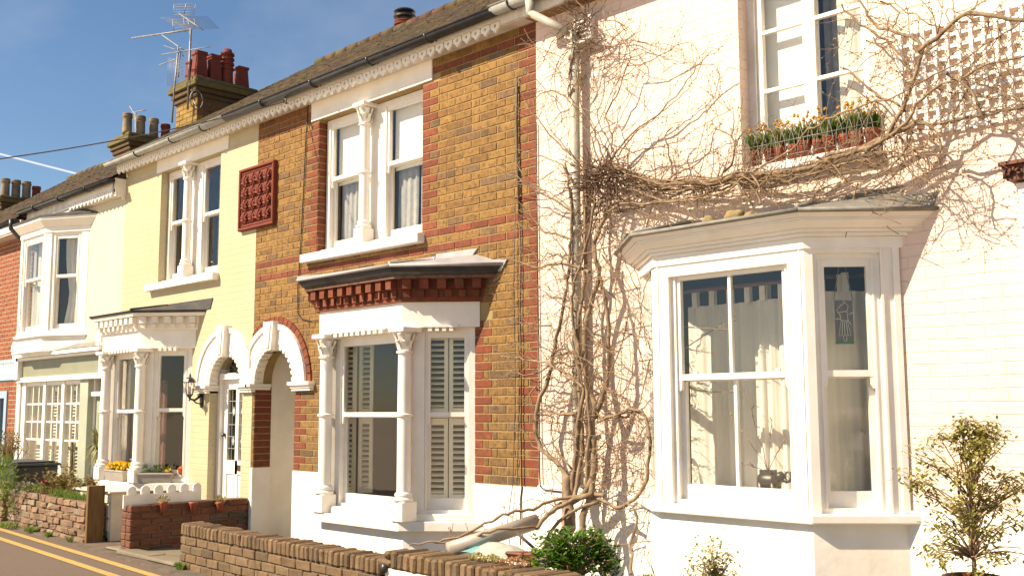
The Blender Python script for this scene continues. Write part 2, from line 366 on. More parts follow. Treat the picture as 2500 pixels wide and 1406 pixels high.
# ------------------------------------------------------------------ ground, road, markings
G = 0.15
def line_y(x): return -1.49-0.052*(x+9.38)      # the building line of the front walls, slightly oblique
M_GROUND = plain('distant_ground', (.72, .60, .45), (.66, .54, .40), .3, .95, 0)  # extra pale colour, raised so the ground bounces fill light onto the fronts
M_ROAD = plain('asphalt', (.155, .112, .085), (.205, .15, .113), 55, .9, .6, 140, .25, lo=.3, hi=.7)
M_PAVE = plain('worn_pavement', (.20, .155, .115), (.13, .10, .075), 7, .92, .6, 60, .25)
M_LINE = plain('yellow_road_paint', (.62, .42, .13), (.34, .25, .13), 34, .7, .3, 90, .3, lo=.45, hi=.75)
m = MB(); m.add([(-600, -600, 0.10), (600, -600, 0.10), (600, 600, 0.10), (-600, 600, 0.10)], [(0, 1, 2, 3)]); structure(m.build('ground', M_GROUND))
def strip(name, mat, off0, off1, z, xa=-60, xb=14, seg=40):
    m = MB(); xs = [xa+(xb-xa)*i/seg for i in range(seg+1)]
    f = lambda x: -1.70-0.072*(x+11.1)
    vs = [(x, f(x)+off0, z) for x in xs]+[(x, f(x)+off1, z) for x in xs]; n = seg+1
    m.add(vs, [(i, i+1, n+i+1, n+i) for i in range(seg)]); return structure(m.build(name, mat))
strip('road', M_ROAD, -5.2, 0.16, 0.135)
strip('yellow_line', M_LINE, -.055, .035, 0.140, -45, 6, 60)
strip('yellow_line', M_LINE, -.33, -.24, 0.140, -45, 6, 60)
m = MB(); m.box(-60, 14, -1.75, 0.3, 0.05, 0.148); 
m = MB(); xs = [-60, 14]; f = lambda x: -1.54-0.072*(x+11.1)
m.hprism([(-60, f(-60)), (14, f(14)), (14, 0.2), (-60, 0.2)], 0.05, 0.152); structure(m.build('pavement', M_PAVE))
# threshold slabs between the walls
t = tag(empty('kerb_stone', (-10.4, -1.3, G)), 'row of worn stone slabs at the gateway beside the low brick wall', 'kerb')
for (x0, x1, y0, y1, h) in ((-11.2, -10.55, -1.42, -1.25, .03), (-10.75, -10.05, -1.50, -1.30, .045), (-10.03, -9.45, -1.52, -1.32, .04), (-10.7, -9.5, -1.29, -.85, .015)):
    m = MB(); m.cbox(x0, x1, y0, y1, G, G+h, .012, .006); m.build('slab', M_CONC, t)

# ------------------------------------------------------------------ brick colours
def lerp(a, b, t): return tuple(a[i]+(b[i]-a[i])*t for i in range(3))
def stock(z=0, dim=0.0):
    r = random.random()
    if r < .62: c = lerp((.385, .210, .062), (.335, .18, .058), random.random())
    elif r < .86: c = lerp((.31, .16, .048), (.27, .14, .05), random.random())
    elif r < .96: c = lerp((.24, .145, .075), (.26, .14, .07), random.random())
    else: c = (.19, .115, .06)
    v = random.uniform(.88, 1.08)
    g = max(0, min(1, (2.9-z)/2.0))*.45
    return tuple(x*v for x in lerp(c, (.20, .135, .075), g*random.uniform(.6, 1.2)+dim))
def redb():
    v = random.uniform(.84, 1.12); return tuple(x*v*random.uniform(.97, 1.03) for x in lerp((.31, .088, .044), (.255, .068, .036), random.random()))
def wall_grid(m, X0, X1, Z0, Z1, y0, y1, holes):
    xs = sorted({X0, X1, *[h[0] for h in holes], *[h[1] for h in holes]}); xs = [x for x in xs if X0 <= x <= X1]
    zs = sorted({Z0, Z1, *[h[2] for h in holes], *[h[3] for h in holes]}); zs = [z for z in zs if Z0 <= z <= Z1]
    def solid(i, j):
        if i < 0 or j < 0 or i >= len(xs)-1 or j >= len(zs)-1: return False
        x = (xs[i]+xs[i+1])/2; z = (zs[j]+zs[j+1])/2
        return not any(h[0] < x < h[1] and h[2] < z < h[3] for h in holes)
    for i in range(len(xs)-1):
        for j in range(len(zs)-1):
            if not solid(i, j): continue
            a, b, c, d = xs[i], xs[i+1], zs[j], zs[j+1]
            m.add([(a, y0, c), (b, y0, c), (b, y0, d), (a, y0, d)], [(0, 1, 2, 3)])
            m.add([(a, y1, c), (b, y1, c), (b, y1, d), (a, y1, d)], [(3, 2, 1, 0)])
            if not solid(i-1, j): m.add([(a, y0, c), (a, y1, c), (a, y1, d), (a, y0, d)], [(3, 2, 1, 0)])
            if not solid(i+1, j): m.add([(b, y0, c), (b, y1, c), (b, y1, d), (b, y0, d)], [(0, 1, 2, 3)])
            if not solid(i, j-1): m.add([(a, y0, c), (b, y0, c), (b, y1, c), (a, y1, c)], [(3, 2, 1, 0)])
            if not solid(i, j+1): m.add([(a, y0, d), (b, y0, d), (b, y1, d), (a, y1, d)], [(0, 1, 2, 3)])
def arch_fill(m, cx, zs, r, ztop, y0, y1, n=18):
    """the wall left over between a square opening top and its round arch"""
    for sgn in (-1, 1):
        poly = [(cx+sgn*r*math.cos(a), zs+r*math.sin(a)) for a in [math.pi/2*i/n for i in range(n+1)]]+[(cx, ztop), (cx+sgn*r, ztop)]
        m.prism(poly, y0, y1)
def arch_ring(m, cx, zs, r0, r1, y0, y1, a0=0.0, a1=180.0, n=22, xmin=-99, xmax=99):
    for i in range(n):
        A = math.radians(a0+(a1-a0)*i/n); B = math.radians(a0+(a1-a0)*(i+1)/n)
        pts = [(cx+r0*math.cos(A), zs+r0*math.sin(A)), (cx+r1*math.cos(A), zs+r1*math.sin(A)), (cx+r1*math.cos(B), zs+r1*math.sin(B)), (cx+r0*math.cos(B), zs+r0*math.sin(B))]
        pts = [(min(max(p[0], xmin), xmax), p[1]) for p in pts]
        if max(p[0] for p in pts)-min(p[0] for p in pts) < .002: continue
        m.prism(pts, y0, y1)
def brick_wall(m, X0, X1, Z0, Z1, y0, dep, holes, colf, quoins=(), course=.075, blen=.225, mort=.009, arches=(), skip=None):
    """real bricks course by course. holes (x0,x1,z0,z1); quoins (x, side, z0, z1): red blocks alternate at that edge"""
    nz = int(round((Z1-Z0)/course))
    for k in range(nz):
        za = Z0+k*course; zb = za+course; zc = (za+zb)/2
        cuts = [(h[0], h[1]) for h in holes if h[2] < zc < h[3]]
        for (cx, zs, r) in arches:
            if zs < zc < zs+r:
                hw = math.sqrt(r*r-(zc-zs)**2); cuts.append((cx-hw, cx+hw))
        cuts.sort(); iv = []; a = X0
        for c in cuts:
            if c[0] > a: iv.append((a, c[0]))
            a = max(a, c[1])
        if a < X1: iv.append((a, X1))
        for (a, b) in iv:
            if b-a < .03: continue
            ql = [q for q in quoins if q[1] > 0 and abs(q[0]-a) < .012 and q[2] < zc < q[3]]
            qr = [q for q in quoins if q[1] < 0 and abs(q[0]-b) < .012 and q[2] < zc < q[3]]
            items = []
            la = a; lb = b
            if ql: L = blen if k % 2 else blen/2; items.append((a, min(a+L, b), True)); la = min(a+L, b)
            if qr and lb-la > .1: L = blen if k % 2 == 0 else blen/2; items.append((max(b-L, la), b, True)); lb = max(b-L, la)
            off = (blen/2 if k % 2 else 0.0)
            x = math.floor((la-off)/blen)*blen+off; edges = [la]
            while x < lb:
                if x > la+.045 and x < lb-.045: edges.append(x)
                x += blen
            edges.append(lb)
            for i in range(len(edges)-1):
                if edges[i+1]-edges[i] > .02:
                    e0, e1 = edges[i], edges[i+1]
                    if random.random() < .10 and e1-e0 > .2: items += [(e0, (e0+e1)/2, False), ((e0+e1)/2, e1, False)]
                    else: items.append((e0, e1, False))
            for (p, q, red) in items:
                if skip and skip((p+q)/2, zc): continue
                m.col = redb() if red else colf((p+q)/2, zc)
                h = mort/2
                pp = p if abs(p-a) < 1e-6 and ql else p+h; qq = q if abs(q-b) < 1e-6 and qr else q-h
                m.brick(pp, qq, y0, y0+dep, za+h, zb-h, .004, .0016)
    m.col = None
# ------------------------------------------------------------------ sash windows
def sash(parent, x0, x1, z0, z1, zm, y=0.0, fr=None, vt=0, vb=None, horns=True, jamb=.055, rail=.04, bot=.075, mat=None, deep=.09, blind=None):
    """box sash in a local frame: outer box, an outer upper sash and a lower sash set behind it, each with its own pane"""
    mat = mat or M_WHITE; vb = vt if vb is None else vb
    F2 = (lambda mb: mb.frame(*fr)) if fr else (lambda mb: mb)
    m = F2(MB())
    m.box(x0, x0+jamb, y, y+deep, z0, z1); m.box(x1-jamb, x1, y, y+deep, z0, z1); m.box(x0+jamb, x1-jamb, y, y+deep, z1-jamb, z1); m.box(x0+jamb, x1-jamb, y, y+deep, z0, z0+.03)
    m.box(x0+jamb, x0+jamb+.012, y-.006, y+.012, z0+.03, z1-jamb); m.box(x1-jamb-.012, x1-jamb, y-.006, y+.012, z0+.03, z1-jamb)
    m.build('window_frame', mat, parent)
    a, b = x0+jamb, x1-jamb; s = .042
    def one(nm, za, zb, yy, nv, top, bottom):
        q = F2(MB()); q.box(a, a+s, yy, yy+.035, za, zb); q.box(b-s, b, yy, yy+.035, za, zb)
        q.box(a+s, b-s, yy, yy+.035, zb-top, zb); q.box(a+s, b-s, yy, yy+.035, za, za+bottom)
        for i in range(nv):
            xc = a+(b-a)*(i+1)/(nv+1); q.box(xc-.011, xc+.011, yy+.001, yy+.03, za+bottom, zb-top)
        if nm == 'upper_sash' and horns:
            for xx in (a, b-s): q.prism([(xx, za), (xx+s, za), (xx+s-.004, za-.06), (xx+s*.5, za-.075), (xx+.004, za-.05)], yy+.002, yy+.033)
        q.build(nm, mat, parent)
        g = F2(MB()); g.box(a+s-.004, b-s+.004, yy+.014, yy+.018, za+bottom-.004, zb-top+.004); g.build('pane', M_GLASS, parent, recalc=True)
    one('upper_sash', zm, z1-jamb, y+.010, vt, .045, rail)
    one('lower_sash', z0+.03, zm+.028, y+.050, vb, .038, bot)
def column(parent, cx, cy, z0, z1, zr, r=.055, mat=None):
    mat = mat or M_WHITE; m = MB(); H = z1-z0
    m.cbox(cx-r*1.35, cx+r*1.35, cy-r*1.35, cy+r*1.35, z0, z0+.17, .006)
    b = z0+.17
    m.lathe([(r*1.45, b), (r*1.5, b+.02), (r*1.35, b+.035), (r*1.15, b+.04), (r*1.3, b+.055), (r*1.25, b+.07), (r, b+.085), (r, zr-.014), (r*1.25, zr-.01), (r*1.28, zr+.006), (r, zr+.014),
             (r*.94, z1-.235), (r*1.2, z1-.23), (r*1.2, z1-.21), (r*.95, z1-.205), (r*1.0, z1-.15), (r*1.2, z1-.08), (r*1.5, z1-.045)], cx, cy, 20)
    # leafy capital
    for ring, (zz, rr, ll) in enumerate(((z1-.20, r*1.02, .10), (z1-.14, r*1.12, .10))):
        for q in range(8):
            an = 2*math.pi*(q+.5*ring)/8; ca, sa = math.cos(an), math.sin(an)
            w_ = rr*.36
            P0 = (cx+ca*rr-sa*w_, cy+sa*rr+ca*w_, zz); P1 = (cx+ca*rr+sa*w_, cy+sa*rr-ca*w_, zz)
            R2 = rr*1.45; P2 = (cx+ca*R2+sa*w_*.8, cy+sa*R2-ca*w_*.8, zz+ll*.8); P3 = (cx+ca*R2-sa*w_*.8, cy+sa*R2+ca*w_*.8, zz+ll*.8)
            R3 = rr*1.75; P4 = (cx+ca*R3, cy+sa*R3, zz+ll*.72)
            I2 = (cx+ca*rr*.9, cy+sa*rr*.9, zz+ll)
            m.add([P0, P1, P2, P3, P4, I2], [(0, 1, 2, 3), (3, 2, 4), (2, 3, 5)])
    m.cbox(cx-r*1.75, cx+r*1.75, cy-r*1.75, cy+r*1.75, z1-.045, z1, .006)
    m.build('column', mat, parent, recalc=False)
def footprint(wl, fl, fr_, wr, D, d=0.0, back=0.0):
    """canted bay outline pushed outward by d"""
    c1 = math.atan2(D, fl-wl); c2 = math.atan2(D, wr-fr_)
    yl = -D-d
    fl2 = fl-d*math.tan(c1/2); fr2 = fr_+d*math.tan(c2/2)
    wl2 = wl-d/math.sin(c1); wr2 = wr+d/math.sin(c2)
    return [(wl2-back/math.tan(c1), back), (fl2, yl), (fr2, yl), (wr2+back/math.tan(c2), back)] if back < 0 else [(wl2, 0.0), (fl2, yl), (fr2, yl), (wr2, 0.0)]
def curtain(parent_or_none, x0, x1, z0, z1, y, amp, waves, name, mat, fr=None, seg=60, sweep=0.0, phase=0.0, rows=10, tie=0.0):
    m = MB();
    if fr: m.frame(*fr)
    vs = []
    for j in range(rows+1):
        v = j/rows; z = z0+(z1-z0)*v
        for i in range(seg+1):
            u = i/seg; x = x0+(x1-x0)*u
            x = x+sweep*(1-v)*(1-v)*(1 if x1 > x0 else -1)
            if tie: x = x0+(x-x0)*(1-tie*math.exp(-((v-.35)/.25)**2))
            vs.append((x, y+amp*(math.sin(u*waves*6.283+phase)+.45*math.sin(u*waves*2.3*6.283+1.7+v*.8)), z))
    m.add(vs, [(j*(seg+1)+i, j*(seg+1)+i+1, (j+1)*(seg+1)+i+1, (j+1)*(seg+1)+i) for j in range(rows) for i in range(seg)], smooth=True)
    return m.build(name, mat, parent_or_none, recalc=False)
# ------------------------------------------------------------------ roof, gutter, valance
SL = 0.65
def roof(parent, x0, x1, zo, xr=None):
    m = MB(); gauge = .105; n = int(3.45/math.cos(math.atan(SL))/gauge)
    ca = math.cos(math.atan(SL)); sa = math.sin(math.atan(SL))
    for k in range(n):
        s0 = k*gauge; y = -.27+s0*ca; z = 5.05+zo+s0*sa
        x = x0-(.08 if k % 2 else 0)
        while x < x1:
            a, b = max(x, x0)+.0015, min(x+.165, x1)-.0015
            if b-a > .02:
                r = random.random(); c = lerp((.10, .062, .038), (.065, .05, .036), r); c = tuple(v*random.uniform(.7, 1.2) for v in c); m.col = c
                L = gauge*1.35; dz = random.uniform(-.004, .006); t = .013; tw = random.uniform(-.004, .004)
                y2 = y+L*ca; z2 = z+L*sa
                m.add([(a, y, z+dz), (b, y, z+dz+tw), (b, y, z+dz+tw+t+.008), (a, y, z+dz+t+.008), (a, y2, z2), (b, y2, z2), (b, y2, z2+.004), (a, y2, z2+.004)],
                      [(0, 1, 2, 3), (3, 2, 6, 7), (0, 3, 7, 4), (1, 5, 6, 2)])
            x += .165
    yr = -.27+3.45; zr = 5.05+zo+3.45*SL; m.col = (.10, .07, .05)
    m.add([(x0, -.25, 5.04+zo), (x1, -.25, 5.04+zo), (x1, yr, zr-.005), (x0, yr, zr-.005)], [(0, 1, 2, 3)])
    m.add([(x0, yr, zr), (x1, yr, zr), (x1, yr+3.3, 5.0+zo), (x0, yr+3.3, 5.0+zo)], [(0, 1, 2, 3)])
    for xx in (x0, x1): m.add([(xx, -.25, 5.04+zo), (xx, yr, zr-.005), (xx, yr+3.3, 5.0+zo)], [(0, 1, 2)])
    x = x0
    while x < x1-.05:
        m.col = tuple(v*random.uniform(.7, 1.2) for v in (.125, .09, .045)); b = min(x+.30, x1)
        pts = [(x+.003, yr, zr-.01+random.uniform(-.006, .012)), (b-.003, yr, zr-.01+random.uniform(-.006, .012))]; m.tube(pts, .085, 10); x = b
    m.build('roof', M_TILE, parent)
def gutter(parent, x0, x1, z, mat, y=-.235, r=.058, brackets=(), lip=True):
    m = MB(); n = 10; R = [r, r-.006]; vs = []
    for x in (x0, x1):
        for rr in R:
            for q in range(n+1):
                an = math.pi*q/n; vs.append((x, y-rr*math.cos(an), z-rr*math.sin(an)))
    k = n+1; fs = []
    for q in range(n):
        fs += [(q, q+1, 2*k+q+1, 2*k+q), (k+q, 3*k+q, 3*k+q+1, k+q+1), (q, k+q, k+q+1, q+1), (2*k+q, 2*k+q+1, 3*k+q+1, 3*k+q)]
    fs += [(0, 2*k, 3*k, k), (n, k+n, 3*k+n, 2*k+n)]
    m.add(vs, fs, smooth=True)
    m.tube([(x0, y-r, z), (x1, y-r, z)], .008, 5)
    for xe in (x0+.004, x1-.004):
        m.prism([(xe-.002, z), (xe+.002, z), (xe+.002, z-.001), (xe-.002, z-.001)], y-r, y+r)
        m.add([(xe, y-r*math.cos(math.pi*q/n), z-r*math.sin(math.pi*q/n)) for q in range(n+1)], [tuple(range(n+1))])
    g = m.build('gutter', mat, parent, recalc=False)
    for bx in brackets:
        b = MB(); pts = [(bx, y-(r+.006)*math.cos(math.pi*q/8), z-(r+.006)*math.sin(math.pi*q/8)) for q in range(9)]; b.tube(pts, .009, 5); b.tube([(bx, y+r+.004, z), (bx, y+.10, z-.05)], .008, 5)
        b.build('gutter_bracket', M_BLACK, g)
def valance(parent, x0, x1, zt, y, pitch=.125, r=.043, mat=None):
    """scalloped board, one pierced pendant per tooth"""
    m = MB(); n = int((x1-x0)/pitch); p = (x1-x0)/n; t = .022
    m.box(x0, x1, y, y+t, zt-.04, zt+.10)
    for i in range(n):
        cx = x0+(i+.5)*p; cz = zt-.04-r*.75; N_ = 14; O = []; H = []
        for q in range(N_):
            an = 2*math.pi*q/N_+math.pi/2; ox, oz = cx+p*.46*math.cos(an), cz+r*math.sin(an)
            if q == N_//2: oz -= r*.55
            if math.sin(an) > .55: oz = zt-.036; ox = cx+p*.40*math.cos(an)*1.2
            O.append((ox, oz)); H.append((cx+.015*math.cos(an), cz-.002+.017*math.sin(an)))
        vs = [(a, y, b) for a, b in O]+[(a, y, b) for a, b in H]+[(a, y+t, b) for a, b in O]+[(a, y+t, b) for a, b in H]; fs = []
        for q in range(N_):
            w_ = (q+1) % N_
            fs += [(q, w_, N_+w_, N_+q), (2*N_+q, 3*N_+q, 3*N_+w_, 2*N_+w_), (q, 2*N_+q, 2*N_+w_, w_), (N_+q, N_+w_, 3*N_+w_, 3*N_+q)]
        m.add(vs, fs)
    m.build('valance', mat or M_WHITE, parent)
def eaves(parent, x0, x1, zo, mat=None):
    m = MB(); m.box(x0, x1, -.127, -.001, 4.946+zo, 4.98+zo); m.box(x0, x1, -.124, -.10, 4.981+zo, 5.07+zo)
    m.build('soffit', mat or M_OLDWHITE, parent)
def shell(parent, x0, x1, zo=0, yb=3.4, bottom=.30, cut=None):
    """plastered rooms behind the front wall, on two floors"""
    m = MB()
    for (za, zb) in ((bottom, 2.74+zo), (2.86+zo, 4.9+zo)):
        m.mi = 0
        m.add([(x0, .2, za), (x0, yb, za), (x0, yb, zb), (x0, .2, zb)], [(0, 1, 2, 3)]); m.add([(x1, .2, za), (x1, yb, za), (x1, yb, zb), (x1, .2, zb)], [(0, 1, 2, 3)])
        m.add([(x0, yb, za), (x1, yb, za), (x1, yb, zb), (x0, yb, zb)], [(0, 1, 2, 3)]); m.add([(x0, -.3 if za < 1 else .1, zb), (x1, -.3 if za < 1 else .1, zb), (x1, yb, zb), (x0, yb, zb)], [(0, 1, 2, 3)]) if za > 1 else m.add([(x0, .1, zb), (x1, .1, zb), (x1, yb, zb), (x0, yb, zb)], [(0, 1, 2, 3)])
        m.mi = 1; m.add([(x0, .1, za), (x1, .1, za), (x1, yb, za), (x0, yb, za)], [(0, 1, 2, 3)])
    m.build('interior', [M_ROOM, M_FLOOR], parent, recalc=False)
def chimney(parent, x0, x1, y0, y1, z0, z1, lit_front_col, shaded_side_col, name='chimney'):
    m = MB(); c = .075; k = 0; z = z0
    while z < z1-.30:
        for face in range(2):
            L = (x1-x0) if face == 0 else (y1-y0)
            fr = ((x0, y0), (x1, y0)) if face == 0 else ((x1, y0), (x1, y1))
            m.frame(*fr); nb = max(2, int(L/.225)); off = .112 if k % 2 else 0
            e = [0]+[min(L, off+(i+(0 if off else 1))*.225) for i in range(nb+1)]; e = sorted(set([v for v in e if v <= L]+[L]))
            for i in range(len(e)-1):
                if e[i+1]-e[i] < .03: continue
                m.col = lit_front_col() if face == 0 else shaded_side_col()  # side bricks take a darker colour: the side's shade is painted in
                m.brick(e[i]+(.004 if i else 0), e[i+1]-.004*(i < len(e)-2), -.0, .10, z+.004, z+c-.004, .004)
        z += c; k += 1
    m.frame(); m.col = (.20, .16, .09)
    m.box(x0+.006, x1-.006, y0+.006, y1-.006, z0, z1-.05)
    for i, (d, za, zb) in enumerate(((.03, z1-.30, z1-.225), (.06, z1-.222, z1-.15), (.10, z1-.147, z1-.06), (.075, z1-.058, z1))):
        m.col = (.14, .09, .045) if i < 2 else (.19, .155, .06)
        m.cbox(x0-d, x1+d, y0-d, y1+d, za, zb, .012, .006)
    return m.build(name, M_GBRICK, parent)
def pot_square(parent, cx, cy, z, h=.42, w=.10, mat=None):
    m = MB(); q = lambda a: [(cx-a, cy-a), (cx+a, cy-a), (cx+a, cy+a), (cx-a, cy+a)]
    m.hprism(q(w*1.05), z, z+h*.86, q(w*.82)); m.hprism(q(w*.86), z+h*.86, z+h*.9, q(w*1.0)); m.hprism(q(w*1.0), z+h*.9, z+h, q(w*.96)); m.build('chimney_pot', mat or M_TERRA, parent)
def pot_round(parent, cx, cy, z, h=.42, r=.10, mat=None, louvre=False, cap=False):
    m = MB(); p = [(r*1.05, z), (r*.95, z+.05), (r*.88, z+h*.75)]
    if louvre:
        for i in range(4): zz = z+h*.70+i*.075; p += [(r*.9, zz), (r*1.08, zz+.012), (r*1.04, zz+.04), (r*.8, zz+.045)]
        p += [(r*.6, z+h*.7+.33)]
    else: p += [(r*1.02, z+h*.80), (r*1.05, z+h*.88), (r*.92, z+h*.90), (r*1.0, z+h*.97), (r*.95, z+h), (r*.78, z+h), (r*.75, z+h-.1)]
    m.lathe(p, cx, cy, 16)
    m.build('chimney_pot', mat or M_TERRA, parent)
# ================================================================== HOUSE 3: stock brick
XB, XC = -10.70, -6.14
H3 = tag(empty('brick_house', (XB, 0, G)), 'yellow stock brick terraced house with red brick quoins and white arched porch', 'house')
ACX, AZS, AR3 = -10.235, 1.905, .415
holes3 = [(-9.45, -7.68, 3.27, 4.74), (ACX-AR3, ACX+AR3, 0.0, AZS), (-9.14, -6.93, .60, 2.45)]
band = lambda z: abs(z-3.27) < .036 or abs(z-3.09) < .036 or abs(z-4.84) < .036
def col3(x, z):
    if band(z) and not (z > 4.7 and x < -7.6): return redb()
    if z > 4.7 and x < -9.45: return lerp(redb(), stock(z), .45)
    return stock(z)
m = MB()
m.mi = 1; wall_grid(m, XB, XC, .10, 5.08, .006, .22, holes3+[(ACX-AR3, ACX+AR3, AZS, AZS+AR3)])
arch_fill(m, ACX, AZS, AR3, AZS+AR3, .007, .219)
m.mi = 0
skip3 = lambda x, z: (-9.59 < x < -7.5 and 4.74 < z < 4.99) or (-9.2 < x < -6.72 and 2.4 < z < 2.56) or (z < .95 and x > -9.84)
brick_wall(m, XB, XC, .97, 4.945, 0.0, .12, [holes3[0], (ACX-AR3, ACX+AR3, 0, AZS), (-9.14, -6.93, .6, 2.45)], col3,
           quoins=((-9.45, -1, 3.2, 4.8), (-7.68, 1, 3.2, 4.8), (ACX+AR3, 1, .9, 1.9), (ACX-AR3, -1, .9, 1.9), (-6.93, 1, .9, 2.45), (XC, -1, .9, 5.0)), arches=((ACX, AZS, AR3),), skip=skip3)
# brick returns of the window and porch openings
def jamb(x, sgn, z0, z1, dep):
    """quoin bricks seen on the side of an opening"""
    m.frame((x, 0.0), (x, -1.0)) if sgn < 0 else m.frame((x, 0.0), (x, 1.0))
    k = 0; z = z0
    while z < z1-.03:
        m.col = redb()
        m.brick(.012 if sgn > 0 else -dep, dep if sgn > 0 else -.012, -.003, .05, z+.0045, z+.0705, .003, .001); z += .075
    m.frame()
jamb(-9.45, 1, 3.295, 4.72, .13)
jamb(ACX-AR3, 1, .97, 1.84, .22)
wall3 = m.build('wall', [M_BRICK, M_MORTAR], H3)
m = MB()
m.mi = 0
for (xa, xb) in ((XB+.002, ACX-AR3), (ACX+AR3, -9.14), (-6.93, XC)):
    m = MB(); m.box(xa, xb, -.012, .004, .10, .965)
    if xa == XB+.002: m.box(ACX-AR3-.002, ACX-AR3+.006, -.010, .225, .10, .965)
    m.build('plinth', M_RENDER, H3)
# lintel panel
m = MB(); m.box(-9.58, -7.53, -.014, .004, 4.744, 4.945); m.build('lintel', M_RENDER, H3)
# porch arch
def porch_arch(parent, cx, r, rw, trim, xmin=-99, xmax=99, teeth=True):
    a = empty('arch', (cx, 0, AZS), parent)
    m = MB(); arch_ring(m, cx, AZS, r-.012, r+.03, -.022, .10, xmin=xmin, xmax=xmax); arch_ring(m, cx, AZS, r+.025, rw-.05, -.030, .02, xmin=xmin, xmax=xmax); arch_ring(m, cx, AZS, rw-.055, rw, -.050, .02, xmin=xmin, xmax=xmax)
    m.build('arch_moulding', M_RENDER, a)
    if teeth:
        m = MB()
        for i in range(17):
            A = math.pi*(i+.5)/17
            d = math.pi/17*.27; arch_ring(m, cx, AZS, r-.03, r+.012, -.028, .06, math.degrees(A-d), math.degrees(A+d), 1)
        m.build('dentil_band', M_RENDER, a)
    m = MB(); m.prism([(cx-.065, AZS+r-.055), (cx+.065, AZS+r-.055), (cx+.105, AZS+rw+.02), (cx-.105, AZS+rw+.02)], -.10, .05)
    m.prism([(cx-.035, AZS+r-.03), (cx+.035, AZS+r-.03), (cx+.065, AZS+rw-.01), (cx-.065, AZS+rw-.01)], -.115, -.09); m.build('keystone', M_RENDER, a, bevel=.006)
    if trim:
        m = MB()
        for i in range(24):
            m.col = redb(); arch_ring(m, cx, AZS, rw+.004, rw+.078, -.018, .03, i*7.5+.4, i*7.5+7.1, 1, xmin, xmax)
        m.build('brick_trim', M_BRICK, a)
    return a
a3 = porch_arch(H3, ACX, AR3, .66, True, xmin=XB)
def impost(parent, x0, x1, z=AZS, wrap=0.0):
    m = MB(); m.cbox(x0-.03, x1+.03, -.085, .03+wrap, z-.035, z+.004, .004); m.cbox(x0-.012, x1+.012, -.06, .03+wrap, z-.065, z-.036, .004); m.box(x0, x1, -.045, .03+wrap, z-.09, z-.066)
    m.build('impost', M_RENDER, parent)
impost(H3, XB+.004, ACX-AR3, wrap=.17); impost(H3, ACX+AR3, -9.47)
# porch passage
m = MB(); x0, x1 = ACX-AR3-.02, ACX+AR3+.02
m.box(x0-.05, x0, .225, 1.5, .15, 2.5); m.box(x1, x1+.05, .225, 1.5, .15, 2.5); m.box(x0, x1, 1.45, 1.5, .15, 2.5); m.box(x0, x1, .222, 1.5, 2.5, 2.54)
m.build('porch_passage', M_RENDER, H3)
m = MB(); m.box(x0+.05, x1-.05, 1.40, 1.445, .17, 2.15); m.build('front_door', M_SAGE2, H3)
# upper window
W3 = empty('upper_window', (-8.56, 0, 3.27), H3)
sash(W3, -9.43, -8.74, 3.30, 4.735, 4.06, .10); sash(W3, -8.44, -7.70, 3.30, 4.735, 4.06, .10)
m = MB(); m.box(-8.74, -8.44, .10, .2, 3.30, 4.735); m.build('mullion', M_WHITE, W3)
column(W3, -8.62, .01, 3.27, 4.745, 4.02, .055)
m = MB(); m.cbox(-9.64, -7.64, -.09, .13, 3.18, 3.27, .006); m.box(-9.44, -7.69, .04, .14, 3.272, 3.31); m.build('window_sill', M_WHITE, W3)
for (a, b) in ((-9.35, -8.8), (-8.36, -7.76)):
    m = MB(); m.box(a, b, .205, .209, 4.02, 4.72); m.build('roller_blind', M_BLIND, W3)
    curtain(W3, a, a+.30*(b-a)/.55, 3.32, 4.1, .25, .012, 3, 'net_curtain', M_NET, sweep=-.02, rows=6, seg=24)
    curtain(W3, b-.24, b+.02, 3.32, 4.1, .25, .012, 3, 'net_curtain', M_NET, rows=6, seg=24, tie=.3)
# bay window
FP3 = (-9.14, -8.66, -7.40, -6.93, .42)
def fp(P, d): return footprint(*P, d=d)
def ring(m, P, d, z0, z1, d1=None): m.hprism(fp(P, d), z0, z1, fp(P, d if d1 is None else d1))
def dentils(m, P, d, z0, z1, step=.115, w_=.06, out_=.06, colf=None):
    q = fp(P, d)
    for (A, B) in ((q[0], q[1]), (q[1], q[2]), (q[2], q[3])):
        L = math.hypot(B[0]-A[0], B[1]-A[1]); n = max(2, round(L/step)); m.frame(A, B)
        for i in range(n):
            c = L*(i+.5)/n
            if colf: m.col = colf()
            m.box(c-w_/2, c+w_/2, -out_, .01, z0, z1)
    m.frame()
B3 = empty('bay_window', (-8.03, -.2, .15), H3)
def bay_base(parent, P, zt, mat=M_RENDER):
    m = MB(); ring(m, P, 0, .05, zt); m.build('plinth', mat, parent)
bay_base(B3, FP3, .56)
m = MB(); ring(m, FP3, .085, .555, .64); ring(m, FP3, .02, .64, .70); m.build('window_sill', M_RENDER, B3, bevel=.008)
m = MB(); ring(m, FP3, .045, 2.335, 2.56); m.build('frieze', M_RENDER, B3)
